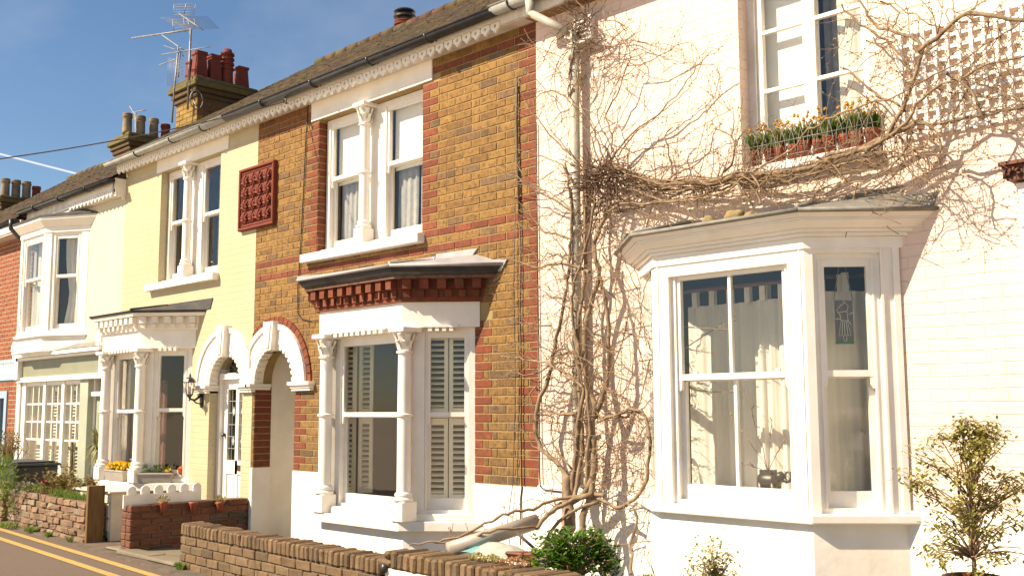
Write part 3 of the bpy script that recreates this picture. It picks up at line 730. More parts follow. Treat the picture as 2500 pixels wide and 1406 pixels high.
# stepped lower edge of the frieze
m = MB(); q = fp(FP3, .045)
for (A, B) in ((q[1], q[2]), (q[2], q[3])):
    L = math.hypot(B[0]-A[0], B[1]-A[1]); m.frame(A, B); n = 9 if L > 1 else 4; cs = L*.5; wd = L*.62 if L > 1 else L*.36
    for i in range(n):
        c = cs-wd/2+wd*(i+.5)/n; m.box(c-wd/n*.28, c+wd/n*.28, -.018, .05, 2.30, 2.345)
    m.box(cs-wd/2-.03, cs+wd/2+.03, -.024, .02, 2.334, 2.352)
m.frame(); m.build('frieze_notches', M_RENDER, B3)
m = MB(); m.col = redb(); ring(m, FP3, .075, 2.562, 2.60)
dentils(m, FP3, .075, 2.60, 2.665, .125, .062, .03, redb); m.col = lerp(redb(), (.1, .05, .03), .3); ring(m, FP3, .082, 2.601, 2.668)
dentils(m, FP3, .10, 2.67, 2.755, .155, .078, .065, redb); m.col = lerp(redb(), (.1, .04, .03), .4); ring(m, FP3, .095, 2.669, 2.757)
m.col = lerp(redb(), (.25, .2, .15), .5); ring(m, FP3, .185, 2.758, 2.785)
m.build('brick_cornice', M_BRICK, B3)
m = MB(); ring(m, FP3, .19, 2.786, 2.81, .225); ring(m, FP3, .225, 2.81, 2.85, .25); m.build('bay_gutter', M_BLACK, B3)
m = MB(); lo = fp(FP3, .255); hi = fp(FP3, .02); hi = [(hi[0][0], -.004), (hi[1][0]+.1, -.03), (hi[2][0]-.1, -.03), (hi[3][0], -.004)]
m.hprism(lo, 2.851, 2.875, lo); m.hprism(lo, 2.876, 2.985, hi)
for e in ((lo[1], lo[2]), (lo[0], lo[1]), (lo[2], lo[3])): m.tube([(*e[0], 2.866), (*e[1], 2.866)], .016, 6)
for (a, b) in ((lo[1], hi[1]), (lo[2], hi[2])): m.tube([(*a, 2.885), (*b, 2.99)], .018, 6)
m.build('lead_roof', M_LEAD, B3)
m = MB()
for i, (xa, xb, za, zb) in enumerate(((-9.5, -8.9, 2.86, 2.98), (-8.95, -8.0, 2.96, 3.02), (-8.05, -7.5, 2.97, 3.03))): m.prism([(xa, za), (xb, za+.01), (xb+.03, zb), (xa, zb)], -.006-.0015*i, .02)
for i, q in enumerate(([(-7.48, 2.95), (-7.05, 2.90), (-6.88, 3.04), (-7.45, 3.05)], [(-7.08, 2.88), (-6.58, 2.80), (-6.50, 2.90), (-6.88, 2.93), (-7.05, 2.94)])): m.prism(q, -.014-.002*i, .02)
m.build('flashing', M_LEAD, B3)
column(B3, -8.585, -.44, .64, 2.335, 1.56, .062); column(B3, -7.37, -.44, .64, 2.335, 1.56, .062)
# wall pier left of the bay and frames
sash(B3, -8.56, -7.48, .70, 2.335, 1.545, -.345, vt=0, jamb=.075, bot=.09)
cf3 = ((-7.40, -.36), (-6.94, .03)); L3 = math.hypot(.46, .39)
m = MB().frame(*cf3); m.box(-.03, .14, -.02, .10, .70, 2.335); m.box(.54, L3, -.02, .10, .70, 2.335); m.build('mullion', M_WHITE, B3)
sash(B3, .10, .58, .70, 2.335, 1.545, 0.0, fr=cf3, jamb=.045, bot=.10)
cl3 = ((-9.12, .03), (-8.66, -.36)); sash(B3, .05, .55, .70, 2.335, 1.545, 0.0, fr=cl3, jamb=.045)
m = MB().frame(*cl3); m.box(0, .05, -.02, .10, .70, 2.335); m.box(.55, .63, -.02, .10, .70, 2.335); m.build('mullion', M_WHITE, B3)
def shutter(parent, fr, u0, u1, z0, z1, y=0.0, slats=None, tilt=.5):
    m = MB().frame(*fr); s = .035
    m.box(u0, u0+s, y, y+.025, z0, z1); m.box(u1-s, u1, y, y+.025, z0, z1); m.box(u0+s, u1-s, y, y+.025, z0, z0+.06); m.box(u0+s, u1-s, y, y+.025, z1-.06, z1)
    z = z0+.08; 
    while z < z1-.09:
        m.add([(u0+s, y-.006, z-.010), (u1-s, y-.006, z-.010), (u1-s, y+.034, z+.004), (u0+s, y+.034, z+.004), (u0+s, y-.006, z-.002), (u1-s, y-.006, z-.002), (u1-s, y+.034, z+.014), (u0+s, y+.034, z+.014)],
              [(0, 3, 2, 1), (4, 5, 6, 7), (0, 1, 5, 4), (1, 2, 6, 5), (2, 3, 7, 6), (3, 0, 4, 7)]); z += .05
    m.build('louvred_shutter', M_SHUT, parent)
for (za, zb) in ((.80, 1.53), (1.56, 2.29)):
    shutter(B3, cf3, .13, .335, za, zb, .085); shutter(B3, cf3, .345, .55, za, zb, .085)
    shutter(B3, ((-8.64, -.24), (-8.60, -.06)), .0, .18, za, zb, 0); shutter(B3, ((-8.60, -.04), (-8.47, .04)), .0, .15, za, zb, 0)
m = MB(); m.box(-8.05, -7.3, 1.2, 1.7, .3, 1.25); m.box(-8.1, -7.25, 1.15, 1.75, 1.25, 1.3); tb = tag(m.build('sideboard', plain('dark_red_wood', (.12, .035, .02), (.07, .02, .012), 9, .4, .1, 20), loc=(-7.7, 1.4, .3)), 'dark red wooden sideboard inside the room behind the brick house bay', 'sideboard')
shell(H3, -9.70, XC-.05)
roof(H3, XB-.02, XC+.0, 0); eaves(H3, XB, XC, 0); gutter(H3, XB-.35, XC-.27, 5.062, M_BLACK, brackets=(-10.2, -9.2, -8.2, -7.3)); valance(H3, XB-.02, XC-.30, 5.035, -.150)
m = MB(); m.box(XC-.30, XC+.0, -.152, -.128, 4.95, 5.11); m.build('fascia', M_OLDWHITE, H3)
# ================================================================== HOUSE 2: yellow
XA = -14.25
H2 = tag(empty('yellow_house', (XA, 0, G)), 'pale yellow painted terraced house with white bay window and arched front door', 'house')
A2, R2_ = -11.30, .385
holes2 = [(-13.16, -11.57, 3.27, 4.78), (A2-R2_, A2+R2_, .1, AZS), (-14.1, -12.14, .6, 2.5)]
m = MB(); wall_grid(m, XA, XB, .10, 5.08, 0, .22, holes2+[(A2-R2_, A2+R2_, AZS, AZS+R2_)]); arch_fill(m, A2, AZS, R2_, AZS+R2_, .001, .219)
m.build('wall', M_YELLOW, H2)
porch_arch(H2, A2, R2_, .68, False, xmax=XB-.004); impost(H2, -12.0, A2-R2_, wrap=.12); impost(H2, A2+R2_, XB-.01, wrap=.12)
m = MB(); m.box(-13.28, -11.38, -.012, -.001, 4.776, 4.945); m.build('lintel', M_RENDER, H2)
W2 = empty('upper_window', (-12.36, 0, 3.27), H2)
sash(W2, -13.14, -12.52, 3.30, 4.775, 4.06, .10); sash(W2, -12.26, -11.59, 3.30, 4.775, 4.06, .10)
m = MB(); m.box(-12.52, -12.26, .10, .2, 3.30, 4.775); m.build('mullion', M_WHITE, W2); column(W2, -12.42, .01, 3.27, 4.785, 4.02, .055)
m = MB(); m.cbox(-13.38, -11.54, -.09, .13, 3.18, 3.27, .006); m.box(-13.15, -11.58, .04, .14, 3.272, 3.31); m.build('window_sill', M_WHITE, W2)
for a in (-13.05, -12.15): curtain(W2, a, a+.16, 3.32, 4.75, .30, .015, 3, 'curtain', M_NET, rows=4, seg=20)
FP2 = (-14.12, -13.70, -12.62, -12.14, .42)
B2 = empty('bay_window', (-13.15, -.2, .15), H2)
bay_base(B2, FP2, .64, M_YELLOW)
m = MB(); ring(m, FP2, .085, .635, .73); ring(m, FP2, .02, .73, .78); m.build('window_sill', M_RENDER, B2, bevel=.008)
m = MB(); ring(m, FP2, .045, 2.38, 2.60); m.build('frieze', M_RENDER, B2)
m = MB(); q = fp(FP2, .045)
for (A, B) in ((q[1], q[2]), (q[2], q[3])):
    L = math.hypot(B[0]-A[0], B[1]-A[1]); m.frame(A, B); n = 8 if L > 1 else 4; cs = L*.5; wd = L*.62 if L > 1 else L*.36
    for i in range(n): c = cs-wd/2+wd*(i+.5)/n; m.box(c-wd/n*.28, c+wd/n*.28, -.018, .05, 2.345, 2.39)
m.frame(); m.build('frieze_notches', M_RENDER, B2)
m = MB(); ring(m, FP2, .075, 2.601, 2.63); dentils(m, FP2, .075, 2.63, 2.68, .12, .06, .03); ring(m, FP2, .08, 2.631, 2.682); dentils(m, FP2, .10, 2.685, 2.765, .15, .075, .06); ring(m, FP2, .095, 2.684, 2.768); ring(m, FP2, .175, 2.77, 2.81, .19)
m.build('dentil_cornice', M_RENDER, B2)
m = MB(); lo = fp(FP2, .22); hi = [(-14.15, -.004), (-13.5, -.03), (-12.8, -.03), (-12.0, -.004)]; m.hprism(fp(FP2, .2), 2.811, 2.84, lo); m.hprism(lo, 2.841, 2.95, hi)
m.tube([(*lo[2], 2.85), (*hi[2], 2.96)], .018, 6); m.prism([(-12.1, 2.84), (-11.72, 2.84), (-11.66, 2.97), (-13.2, 2.98), (-13.2, 2.9)], -.01, .01); m.build('felt_roof', M_SLATE, B2)
column(B2, -13.63, -.44, .73, 2.38, 1.60, .062); column(B2, -12.62, -.44, .73, 2.38, 1.60, .062)
sash(B2, -13.60, -12.70, .78, 2.38, 1.585, -.345, jamb=.06)
cf2 = ((-12.62, -.36), (-12.16, .03))
m = MB().frame(*cf2); m.box(-.03, .09, -.02, .10, .78, 2.38); m.box(.54, .603, -.02, .10, .78, 2.38); m.build('mullion', M_WHITE, B2)
sash(B2, .08, .56, .78, 2.38, 1.60, 0.0, fr=cf2, jamb=.045)
cl2 = ((-14.10, .03), (-13.70, -.36)); sash(B2, .0, .54, .78, 2.38, 1.60, 0.0, fr=cl2, jamb=.05)
curtain(B2, -13.35, -12.9, .85, 2.0, .05, .02, 3, 'curtain', plain('pink_check_curtain', (.30, .16, .12), (.22, .10, .08), 20, .9, 0), rows=4, seg=30)
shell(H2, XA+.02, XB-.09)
# front door
D2 = empty('front_door', (A2, .16, .3), H2)
y = .13; m = MB(); m.box(A2-R2_-.05, A2-R2_+.055, y-.02, y+.10, .15, 2.4); m.box(A2+R2_-.055, A2+R2_+.05, y-.02, y+.10, .15, 2.4); m.box(A2-R2_+.055, A2+R2_-.055, y-.03, y+.10, 1.98, 2.05); m.build('door_frame', M_WHITE, D2)
m = MB(); x0, x1 = A2-R2_+.057, A2+R2_-.057; yd = y+.03; w0 = x0+.10; w1 = x1-.10
m.box(x0, w0, yd, yd+.04, .3, 1.978); m.box(w1, x1, yd, yd+.04, .3, 1.978); m.box(w0, w1, yd, yd+.04, 1.86, 1.978); m.box(w0, w1, yd, yd+.04, .86, 1.02); m.box(w0, w1, yd, yd+.04, .3, .40); m.box(w0, w1, yd+.015, yd+.035, .40, .86); m.box(A2-.03, A2+.03, yd, yd+.04, .40, 1.86)
for (a, b) in ((w0+.03, A2-.055), (A2+.055, w1-.03)): m.cbox(a, b, yd+.004, yd+.03, .45, .81, .008)
m.build('door_leaf', M_WHITE, D2)
m = MB(); m.box(w0, w1, yd+.018, yd+.022, 1.02, 1.86); m.box(A2-R2_+.05, A2+R2_-.05, y+.04, y+.044, 2.05, 2.35); m.build('leaded_pane', M_GLASS, D2)
m = MB()
for i in range(1, 6): z = 1.02+i*.14; m.box(w0, w1, yd+.012, yd+.018, z-.003, z+.003)
for xx in (-.14, -.06, .06, .14): m.box(A2+xx-.002, A2+xx+.002, yd+.012, yd+.018, 1.02, 1.86)
for k in range(7): a = math.pi*k/6; m.tube([(A2, y+.036, 2.06), (A2+.3*math.cos(a), y+.036, 2.06+.26*math.sin(a))], .003, 4)
for (px, pz) in ((-.1, 1.25), (.1, 1.25), (-.1, 1.6), (.1, 1.6)): m.prism([(A2+px, pz-.06), (A2+px+.03, pz), (A2+px, pz+.06), (A2+px-.03, pz)], yd+.010, yd+.016)
m.build('leading', M_GREY, D2)
m = MB(); m.cbox(A2+.04, A2+.19, yd-.008, yd+.004, .90, .97, .003); m.build('letterbox', plain('aged_brass', (.20, .13, .06), (.12, .08, .04), 20, .4, 0, metal=.6), D2)
m = MB(); m.lathe([(.02, 1.3), (.028, 1.32), (.02, 1.34)], x0+.05, yd-.02, 10); m.build('door_knob', M_DARKMETAL, D2)
roof(H2, XA-.02, XB-.02, 0); eaves(H2, XA, XB, 0); gutter(H2, XA-.12, XB-.36, 5.062, M_GREY, brackets=(-13.4, -12.4, -11.6)); valance(H2, XA+.01, XB-.02, 5.035, -.150)
ch = chimney(H2, -14.55, -13.9, .86, 1.74, 5.6, 6.46, lambda: lerp((.42, .27, .07), (.34, .20, .05), random.random()), lambda: lerp((.20, .12, .055), (.26, .12, .06), random.random()))  # golden lit front and brown shaded side, both put into the brick colours
for i, yy in enumerate((.94, 1.17, 1.36, 1.63)):
    (pot_round(ch, -14.02, yy+.03, 6.46, .34, .10, louvre=True) if i == 2 else pot_square(ch, -14.02, yy, 6.46, .42 if i < 2 else .34, .088))
pot_square(ch, -14.36, 1.0, 6.46, .38, .08)
p = at(988, 60, 3.3); pot_round(H2, p.x, p.y, 7.15, .30, .16)
m = MB(); m.lathe([(.10, 7.40), (.10, 7.5), (.17, 7.51), (.17, 7.54), (.09, 7.56), (.09, 7.58), (.17, 7.6), (.14, 7.63), (.02, 7.64)], p.x, p.y, 14); m.build('chimney_cowl', M_DARKMETAL, H2)
# ================================================================== HOUSE 1: cream with shopfront
XZ = -17.62; Z1 = -.235
H1 = tag(empty('cream_house', (XZ, 0, G)), 'cream terraced house with white oriel bay above a sage green shopfront', 'house')
m = MB(); wall_grid(m, XZ, XA, .10, 5.08+Z1, 0, .22, [(-17.3, -15.5, 2.8, 4.45), (-17.45, -14.4, .55, 2.1)]); m.build('wall', M_CREAM, H1)
FP1 = (-17.56, -17.14, -16.12, -15.44, .38)
O1 = empty('oriel_window', (-16.5, -.2, 2.6), H1)
m = MB(); ring(m, FP1, 0, 2.50, 2.72); m.hprism(fp(FP1, -.2), 2.44, 2.50, fp(FP1, 0)); m.build('apron_panel', M_WHITE, O1)
m = MB(); ring(m, FP1, .045, 2.72, 2.76); ring(m, FP1, .01, 2.76, 2.80); m.build('window_sill', M_WHITE, O1)
m = MB(); ring(m, FP1, .012, 4.28, 4.36); ring(m, FP1, .03, 4.361, 4.46, .11); ring(m, FP1, .11, 4.461, 4.50); m.build('cornice', M_WHITE, O1)
m = MB(); m.hprism(fp(FP1, .13), 4.501, 4.525); m.hprism(fp(FP1, .13), 4.526, 4.60, [(-17.5, -.01), (-17.2, -.02), (-16.2, -.02), (-15.5, -.01)]); m.build('felt_roof', M_SLATE, O1)
sash(O1, -17.06, -16.20, 2.80, 4.28, 3.60, -.36, jamb=.06)
c1 = ((-16.12, -.36), (-15.46, .01)); L1 = math.hypot(.66, .37)
m = MB(); m.box(-17.14, -17.06, -.38, -.28, 2.80, 4.28); m.build('mullion', M_WHITE, O1)
m = MB(); m.box(-16.20, -16.12, -.38, -.28, 2.80, 4.28); m.frame(*c1); m.box(.0, .10, -.018, .10, 2.80, 4.28); m.build('mullion', M_WHITE, O1)
m = MB(); m.frame(*c1); m.box(L1-.12, L1, -.018, .10, 2.80, 4.28); m.build('mullion', M_WHITE, O1)
sash(O1, .10, L1-.12, 2.80, 4.28, 3.60, 0, fr=c1, jamb=.05)
cl1 = ((-17.54, .01), (-17.14, -.36)); sash(O1, .0, .54, 2.80, 4.28, 3.60, 0, fr=cl1, jamb=.06)
curtain(O1, .50, .22, 2.86, 4.25, .16, .018, 3, 'curtain', M_CURTAIN, fr=c1, rows=8, seg=30, sweep=0, tie=.35)
curtain(O1, -16.62, -16.9, 2.86, 4.25, -.18, .018, 2, 'curtain', M_CURTAIN, rows=8, seg=20, tie=.3)
# shopfront
S1 = empty('shopfront', (-16.0, -.1, .15), H1); ys = -.12
m = MB(); m.box(-17.52, -14.32, ys-.02, .05, 2.14, 2.40); m.build('fascia_board', M_SAGE, S1)
m = MB(); m.box(-17.60, -14.30, ys-.10, 0, 2.40, 2.44); m.box(-17.60, -14.30, ys-.15, 0, 2.445, 2.50); m.box(-17.55, -14.32, ys-.05, .04, 2.09, 2.138); m.cbox(-17.62, -14.28, ys-.07, 0, 2.06, 2.088, .004); m.build('shop_cornice', M_WHITE, S1)
m = MB(); m.hprism([(-17.6, ys-.16), (-14.3, ys-.16), (-14.3, -.004), (-17.6, -.004)], 2.502, 2.60, [(-17.6, -.06), (-14.3, -.06), (-14.3, -.004), (-17.6, -.004)]); m.build('lead_flashing', M_OLDLEAD, S1)
for (xa, xb) in ((-17.66, -17.5), (-14.42, -14.27)):
    m = MB(); m.cbox(xa, xb, ys-.10, .0, 2.10, 2.50, .01); m.cbox(xa-.02, xb+.02, ys-.14, .0, 2.501, 2.56, .008); xc = (xa+xb)/2
    m.prism([(xc+(xb-xa)*.62*math.cos(math.pi*i/12), 2.56+.15*math.sin(math.pi*i/12)) for i in range(13)], ys-.15, .0); m.box(xa+.01, xb-.01, ys-.04, .0, .15, 2.10); m.build('console_bracket', M_WHITE, S1)
    m = MB(); m.prism([(xc+(xb-xa)*.66*math.cos(math.pi*i/12), 2.565+.165*math.sin(math.pi*i/12)) for i in range(13)], ys-.11, -.002); m.build('bracket_cap', M_SLATE, S1)
m = MB()
xs = [-17.46, -17.32, -16.64, -16.50, -15.86, -15.74, -15.18, -15.08]
wx = [(-17.34, -16.62), (-16.52, -15.90), (-15.80, -15.22)]
m.box(-17.5, -15.2, ys+.0, ys+.08, .50, .62); m.box(-17.5, -15.2, ys-.03, ys+.1, .44, .50); m.box(-17.5, -15.2, ys+.002, ys+.08, 2.0, 2.06)
for (a, b) in ((-17.5, -17.34), (-16.62, -16.52), (-15.90, -15.80), (-15.22, -15.20)): m.box(a, b, ys-.01, ys+.09, .50, 2.06)
for (a, b) in wx:
    for i in (1, 2): xc = a+(b-a)*i/3; m.box(xc-.011, xc+.011, ys+.02, ys+.05, 1.20 if True else .6, 2.0)
    for z in (1.18, 1.45, 1.72): m.box(a, b, ys+.018, ys+.052, z-.013, z+.013)
m.build('window_frame', M_WHITE, S1)
m = MB(); m.box(-17.34, -15.22, ys+.033, ys+.037, .62, 2.0); m.build('pane', M_GLASS, S1)
m = MB(); m.box(-15.20, -14.92, ys-.02, .1, .15, 2.06); m.build('pilaster', M_SAGE2, S1)
m = MB(); m.box(-17.5, -15.2, ys+.03, .0, .15, .44); m.build('stallriser', M_WHITE, S1)
for (a, b) in wx:
    for (c, d) in ((a, (a+b)/2), ((a+b)/2, b)): shutter(S1, ((c, 0.02), (d, 0.02)), .01, d-c-.01, .64, 1.15, .02)
    shutter(S1, ((a, .14), (b, .14)), .02, b-a-.02, 1.16, 1.98, 0)
m = MB(); m.box(-14.90, -14.42, -.03, .02, .2, 1.82); m.cbox(-14.80, -14.52, -.045, -.02, .35, .85, .01); m.box(-14.82, -14.50, -.04, -.02, 1.0, 1.02); m.build('shop_door', M_SAGE2, S1)
m = MB(); m.box(-14.92, -14.42, -.10, .02, 1.82, 1.88); m.box(-14.92, -14.90, -.06, .02, .2, 2.06); m.build('door_frame', M_WHITE, S1)
m = MB(); m.box(-14.80, -14.54, -.045, -.035, 1.05, 1.60); m.box(-14.9, -14.42, -.04, -.035, 1.88, 2.05); m.build('door_pane', M_GLASS, S1)
shell(H1, XZ+.02, XA-.02, Z1)
roof(H1, XZ-.02, XA-.02, Z1); gutter(H1, XZ-.1, XA+.04, 5.062+Z1, M_BLACK, brackets=(-15.0, -16.0, -17.0)); valance(H1, -15.9, XA-.10, 4.98+Z1, -.150)
m = MB(); m.box(XZ, XA-.03, -.125, -.001, 4.85+Z1, 4.89+Z1); m.box(XZ, -15.9, -.15, -.126, 4.89+Z1, 5.04+Z1); m.build('soffit', M_OLDWHITE, H1)
m = MB(); prof = [(a*.66, b+.04) for a, b in [(-.235, 4.99), (-.235, 4.86), (-.215, 4.82), (-.225, 4.78), (-.195, 4.765), (-.17, 4.785), (-.15, 4.75), (-.11, 4.735), (-.08, 4.745), (-.05, 4.71), (-.02, 4.69), (0, 4.69), (0, 4.99)]]
xx = XA-.03; n = len(prof); m.add([(xx, p[0], p[1]+Z1+.06) for p in prof]+[(xx+.03, p[0], p[1]+Z1+.06) for p in prof], [tuple(range(n)), tuple(range(2*n-1, n-1, -1))]+[(i, (i+1) % n, n+(i+1) % n, n+i) for i in range(n)]); m.build('eaves_bracket', M_WHITE, H1)
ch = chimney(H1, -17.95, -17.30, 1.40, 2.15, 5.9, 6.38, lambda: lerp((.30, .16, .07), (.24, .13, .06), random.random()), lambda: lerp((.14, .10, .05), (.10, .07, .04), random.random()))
for i, yy in enumerate((1.38, 1.62, 1.86, 2.08)): pot_round(ch, -17.42, yy, 6.38, .36 if i < 3 else .30, .085, mat=M_OLDPOT if i < 3 else M_TERRA)
# ================================================================== HOUSE 0: red brick, far left
H0 = tag(empty('red_brick_house', (-24.5, 0, G)), 'red brick terraced house at the far end of the row', 'house')
Z0 = -.30
m = MB(); m.mi = 1; wall_grid(m, -24.5, XZ-.002, .10, 4.6, .006, .22, [(-19.4, -18.5, .2, 1.95)]); m.mi = 0
brick_wall(m, -21.0, XZ, .15, 4.575, 0, .1, [(-19.4, -18.5, .2, 1.95)], lambda x, z: lerp((.42, .14, .065), (.34, .11, .055), random.random()) if not 2.12 < z < 2.45 else (.45, .62, .72), mort=.012); m.build('wall', [M_REDBRICK, plain('pale_mortar', (.55, .48, .38), (.45, .38, .28), 9, .9, .3)], H0)
m = MB(); m.box(-21.5, XZ-.02, -.03, .0, 2.13, 2.36); m.build('blue_band', plain('pale_blue_paint', (.42, .60, .72), (.38, .55, .66), 4, .5, .1), H0)
m = MB(); m.box(-19.4, -19.28, -.02, .1, .2, 1.95); m.box(-18.62, -18.5, -.02, .1, .2, 1.95); m.box(-19.28, -18.62, -.02, .1, 1.83, 1.95); m.box(-19.28, -18.62, .0, .08, .2, .7); m.box(-18.98, -18.92, .0, .08, .7, 1.83); m.build('window_frame', plain('blue_grey_paint', (.40, .55, .66), (.36, .5, .6), 4, .5, .1), H0)
m = MB(); m.box(-19.28, -18.62, .04, .045, .7, 1.83); m.build('pane', M_GLASS, H0)
m = MB(); m.box(-24.5, XZ, -.22, 0, 4.52, 4.60); m.box(-24.5, XZ, -.24, -.2, 4.55, 4.70); m.build('fascia', M_OLDWHITE, H0)
roof(H0, -24.5, XZ-.02, Z0); gutter(H0, -24.5, XZ-.05, 4.72, M_BLACK)
shell(H0, -24.4, XZ-.02, Z0)
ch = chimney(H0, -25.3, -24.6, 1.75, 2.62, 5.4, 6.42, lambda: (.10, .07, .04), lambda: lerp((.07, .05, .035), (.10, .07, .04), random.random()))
for i, yy in enumerate((1.84, 2.07, 2.30, 2.52)): pot_round(ch, -24.74, yy, 6.42, .42 if i < 3 else .34, .10, mat=M_OLDPOT if i < 3 else M_TERRA)
t = MB(); t.tube([(-17.70, -.36, 4.70), (-17.70, -.36, 4.55), (-17.70, -.15, 4.35), (-17.70, -.07, 4.2), (-17.70, -.07, .2)], .04, 8); tag(t.build('drainpipe', M_BLACK, loc=(-17.7, -.07, .2)), 'black cast iron drainpipe beside the white oriel bay', 'drainpipe')
# ================================================================== HOUSE 4: pink
XD = -0.3
H4 = tag(empty('pink_house', (XC, 0, G)), 'pale pink painted house with white canted bay window behind the bare climber', 'house')
holes4 = [(-4.10, -3.12, 3.26, 4.78), (-5.0, -2.99, .5, 2.68)]
m = MB(); wall_grid(m, XC, XD, .10, 5.08, -.004, .22, holes4); m.build('wall', M_PINK, H4)
for (xa, xb) in ((XC+.002, -5.0), (-2.99, XD)): m = MB(); m.box(xa, xb, -.022, -.003, .10, .985); m.build('plinth', M_RENDER, H4)
W4 = empty('upper_window', (-3.61, 0, 3.27), H4); y = .13
def casement(parent, fr, x0, x1, z0, z1, y, bars):
    m = MB().frame(*fr) if fr else MB(); s = .045
    m.box(x0, x0+s, y, y+.045, z0, z1); m.box(x1-s, x1, y, y+.045, z0, z1); m.box(x0+s, x1-s, y, y+.045, z0, z0+.07); m.box(x0+s, x1-s, y, y+.045, z1-s, z1)
    for z in bars: m.box(x0+s, x1-s, y+.004, y+.04, z-.013, z+.013)
    m.build('casement', M_WHITE, parent)
    g = MB().frame(*fr) if fr else MB(); g.box(x0+s-.004, x1-s+.004, y+.02, y+.024, z0+.066, z1-s+.004); g.build('pane', M_GLASS, parent)
m = MB(); m.box(-4.12, -4.04, y-.02, y+.09, 3.28, 4.78); m.box(-3.18, -3.10, y-.02, y+.09, 3.28, 4.78); m.box(-4.04, -3.18, y-.02, y+.09, 4.70, 4.78); m.box(-4.04, -3.18, y-.01, y+.09, 3.28, 3.32); m.build('window_frame', M_OLDWHITE, W4)
casement(W4, None, -4.038, -3.622, 3.322, 4.698, y+.005, (4.30, 3.865)); casement(W4, None, -3.618, -3.182, 3.322, 4.698, y+.005, (4.30, 3.865))
m = MB(); m.cbox(-4.14, -3.06, -.10, .14, 3.21, 3.275, .008); m.build('window_sill', M_OLDWHITE, W4)
m = MB(); m.box(-4.09, -3.60, .245, .249, 3.3, 4.75); m.build('roller_blind', M_BLIND, W4)
curtain(W4, -3.66, -3.42, 3.3, 4.75, .42, .012, 2, 'net_curtain', M_NET, rows=4, seg=16)  # added grey sheet, stands in for the dim room and reflection in this pane
curtain(W4, -3.46, -3.10, 3.3, 4.75, .24, .018, 3, 'curtain', M_CURTAIN, rows=6, seg=24)
FP4 = (-5.04, -4.58, -3.40, -2.96, .42)
B4 = empty('bay_window', (-4.0, -.2, .15), H4)
bay_base(B4, FP4, .905)
m = MB(); ring(m, FP4, .055, .905, .965); m.build('window_sill', M_WHITE, B4, bevel=.01)
m = MB(); ring(m, FP4, .012, 2.60, 2.672); m.build('head_board', M_WHITE, B4)
m = MB(); ring(m, FP4, .035, 2.673, 2.696); ring(m, FP4, .055, 2.697, 2.718, .06); ring(m, FP4, .075, 2.719, 2.764, .12); ring(m, FP4, .128, 2.765, 2.776); ring(m, FP4, .135, 2.777, 2.804, .155); m.build('cornice', M_WHITE, B4)
m = MB(); lo = fp(FP4, .17); m.hprism(lo, 2.805, 2.826); hi = [(-5.0, -.008), (-4.5, -.05), (-3.5, -.05), (-2.95, -.008)]; m.hprism(lo, 2.827, 2.95, hi)
for e in ((lo[1], lo[2]), (lo[0], lo[1]), (lo[2], lo[3])): m.tube([(*e[0], 2.818), (*e[1], 2.818)], .015, 6)
for a, b in ((lo[1], hi[1]), (lo[2], hi[2])): m.tube([(*a, 2.832), (*b, 2.96)], .02, 6)
for (xa, xb, za, zb) in ((-5.2, -4.5, 2.83, 2.96), (-3.35, -2.95, 2.88, 2.99), (-3.02, -2.74, 2.83, 2.92)): m.prism([(xa, za), (xb, za), (xb+.03, zb), (xa, zb)], -.016, .01)
m.build('lead_roof', M_OLDLEAD, B4)
# a little rubble and moss on the lead
for (xx, yy, rr, lb) in ((-4.18, -.30, .06, 'grey mortar lump on the lead bay roof, nearest the drainpipe'), (-4.0, -.26, .075, 'largest ochre mortar lump on the lead roof of the white bay'), (-3.86, -.30, .05, 'small ochre mortar lump on the lead roof beside the largest one')):
    m = MB(); m.cbox(xx-rr, xx+rr, yy-rr*.7, yy+rr*.7, 2.865, 2.865+rr*1.1, .02, .016); tag(m.build('rubble_lump', plain('mossy_mortar_lump', (.40, .28, .10), (.24, .20, .12), 16, .95, .8, 30, .1), loc=(xx, yy, 2.9), bevel=.01), lb, 'rubble', 'mortar lumps on the lead bay roof')
m = MB(); m.box(-4.58, -4.46, -.42, -.30, .965, 2.60); m.box(-3.52, -3.40, -.42, -.30, .965, 2.60); m.box(-4.46, -3.52, -.42, -.32, 2.52, 2.60)
m.box(-4.555, -4.545, -.426, -.41, .97, 2.6); m.box(-3.435, -3.425, -.426, -.41, .97, 2.6)
m.build('corner_post', M_WHITE, B4)
sash(B4, -4.47, -3.51, .965, 2.57, 1.80, -.385, vt=1, vb=1, jamb=.035, bot=.10)
m = MB(); m.box(-4.30, -4.27, -.37, -.35, 1.836, 1.86); m.box(-3.66, -3.63, -.37, -.35, 1.836, 1.86); m.build('sash_catch', M_WHITE, B4)
cf4 = ((-3.40, -.42), (-2.96, 0.0)); L4 = math.hypot(.44, .42)
m = MB().frame(*cf4); m.box(.0, .055, .0, .10, .965, 2.60); m.box(.47, L4-.02, .0, .10, .965, 2.60); m.box(.055, .47, .0, .1, 2.57, 2.60); m.box(.47, .485, -.012, .01, .97, 2.6); m.box(L4-.06, L4-.02, -.012, .01, .97, 2.6); m.build('corner_post', M_WHITE, B4)
sash(B4, .055, .47, .965, 2.57, 1.80, .025, fr=cf4, jamb=.035, bot=.10)
cl4 = ((-5.04, 0.0), (-4.58, -.42)); m = MB().frame(*cl4); m.box(.02, .12, .0, .10, .965, 2.60); m.box(.50, .6, .0, .10, .965, 2.60); m.build('corner_post', M_WHITE, B4)
sash(B4, .12, .50, .965, 2.6, 1.80, .03, fr=cl4, jamb=.04)
m = MB(); m.hprism([(-4.55, -.30), (-3.43, -.30), (-3.05, .18), (-4.95, .18)], 1.0, 1.035); m.build('window_board', M_WHITE, B4)
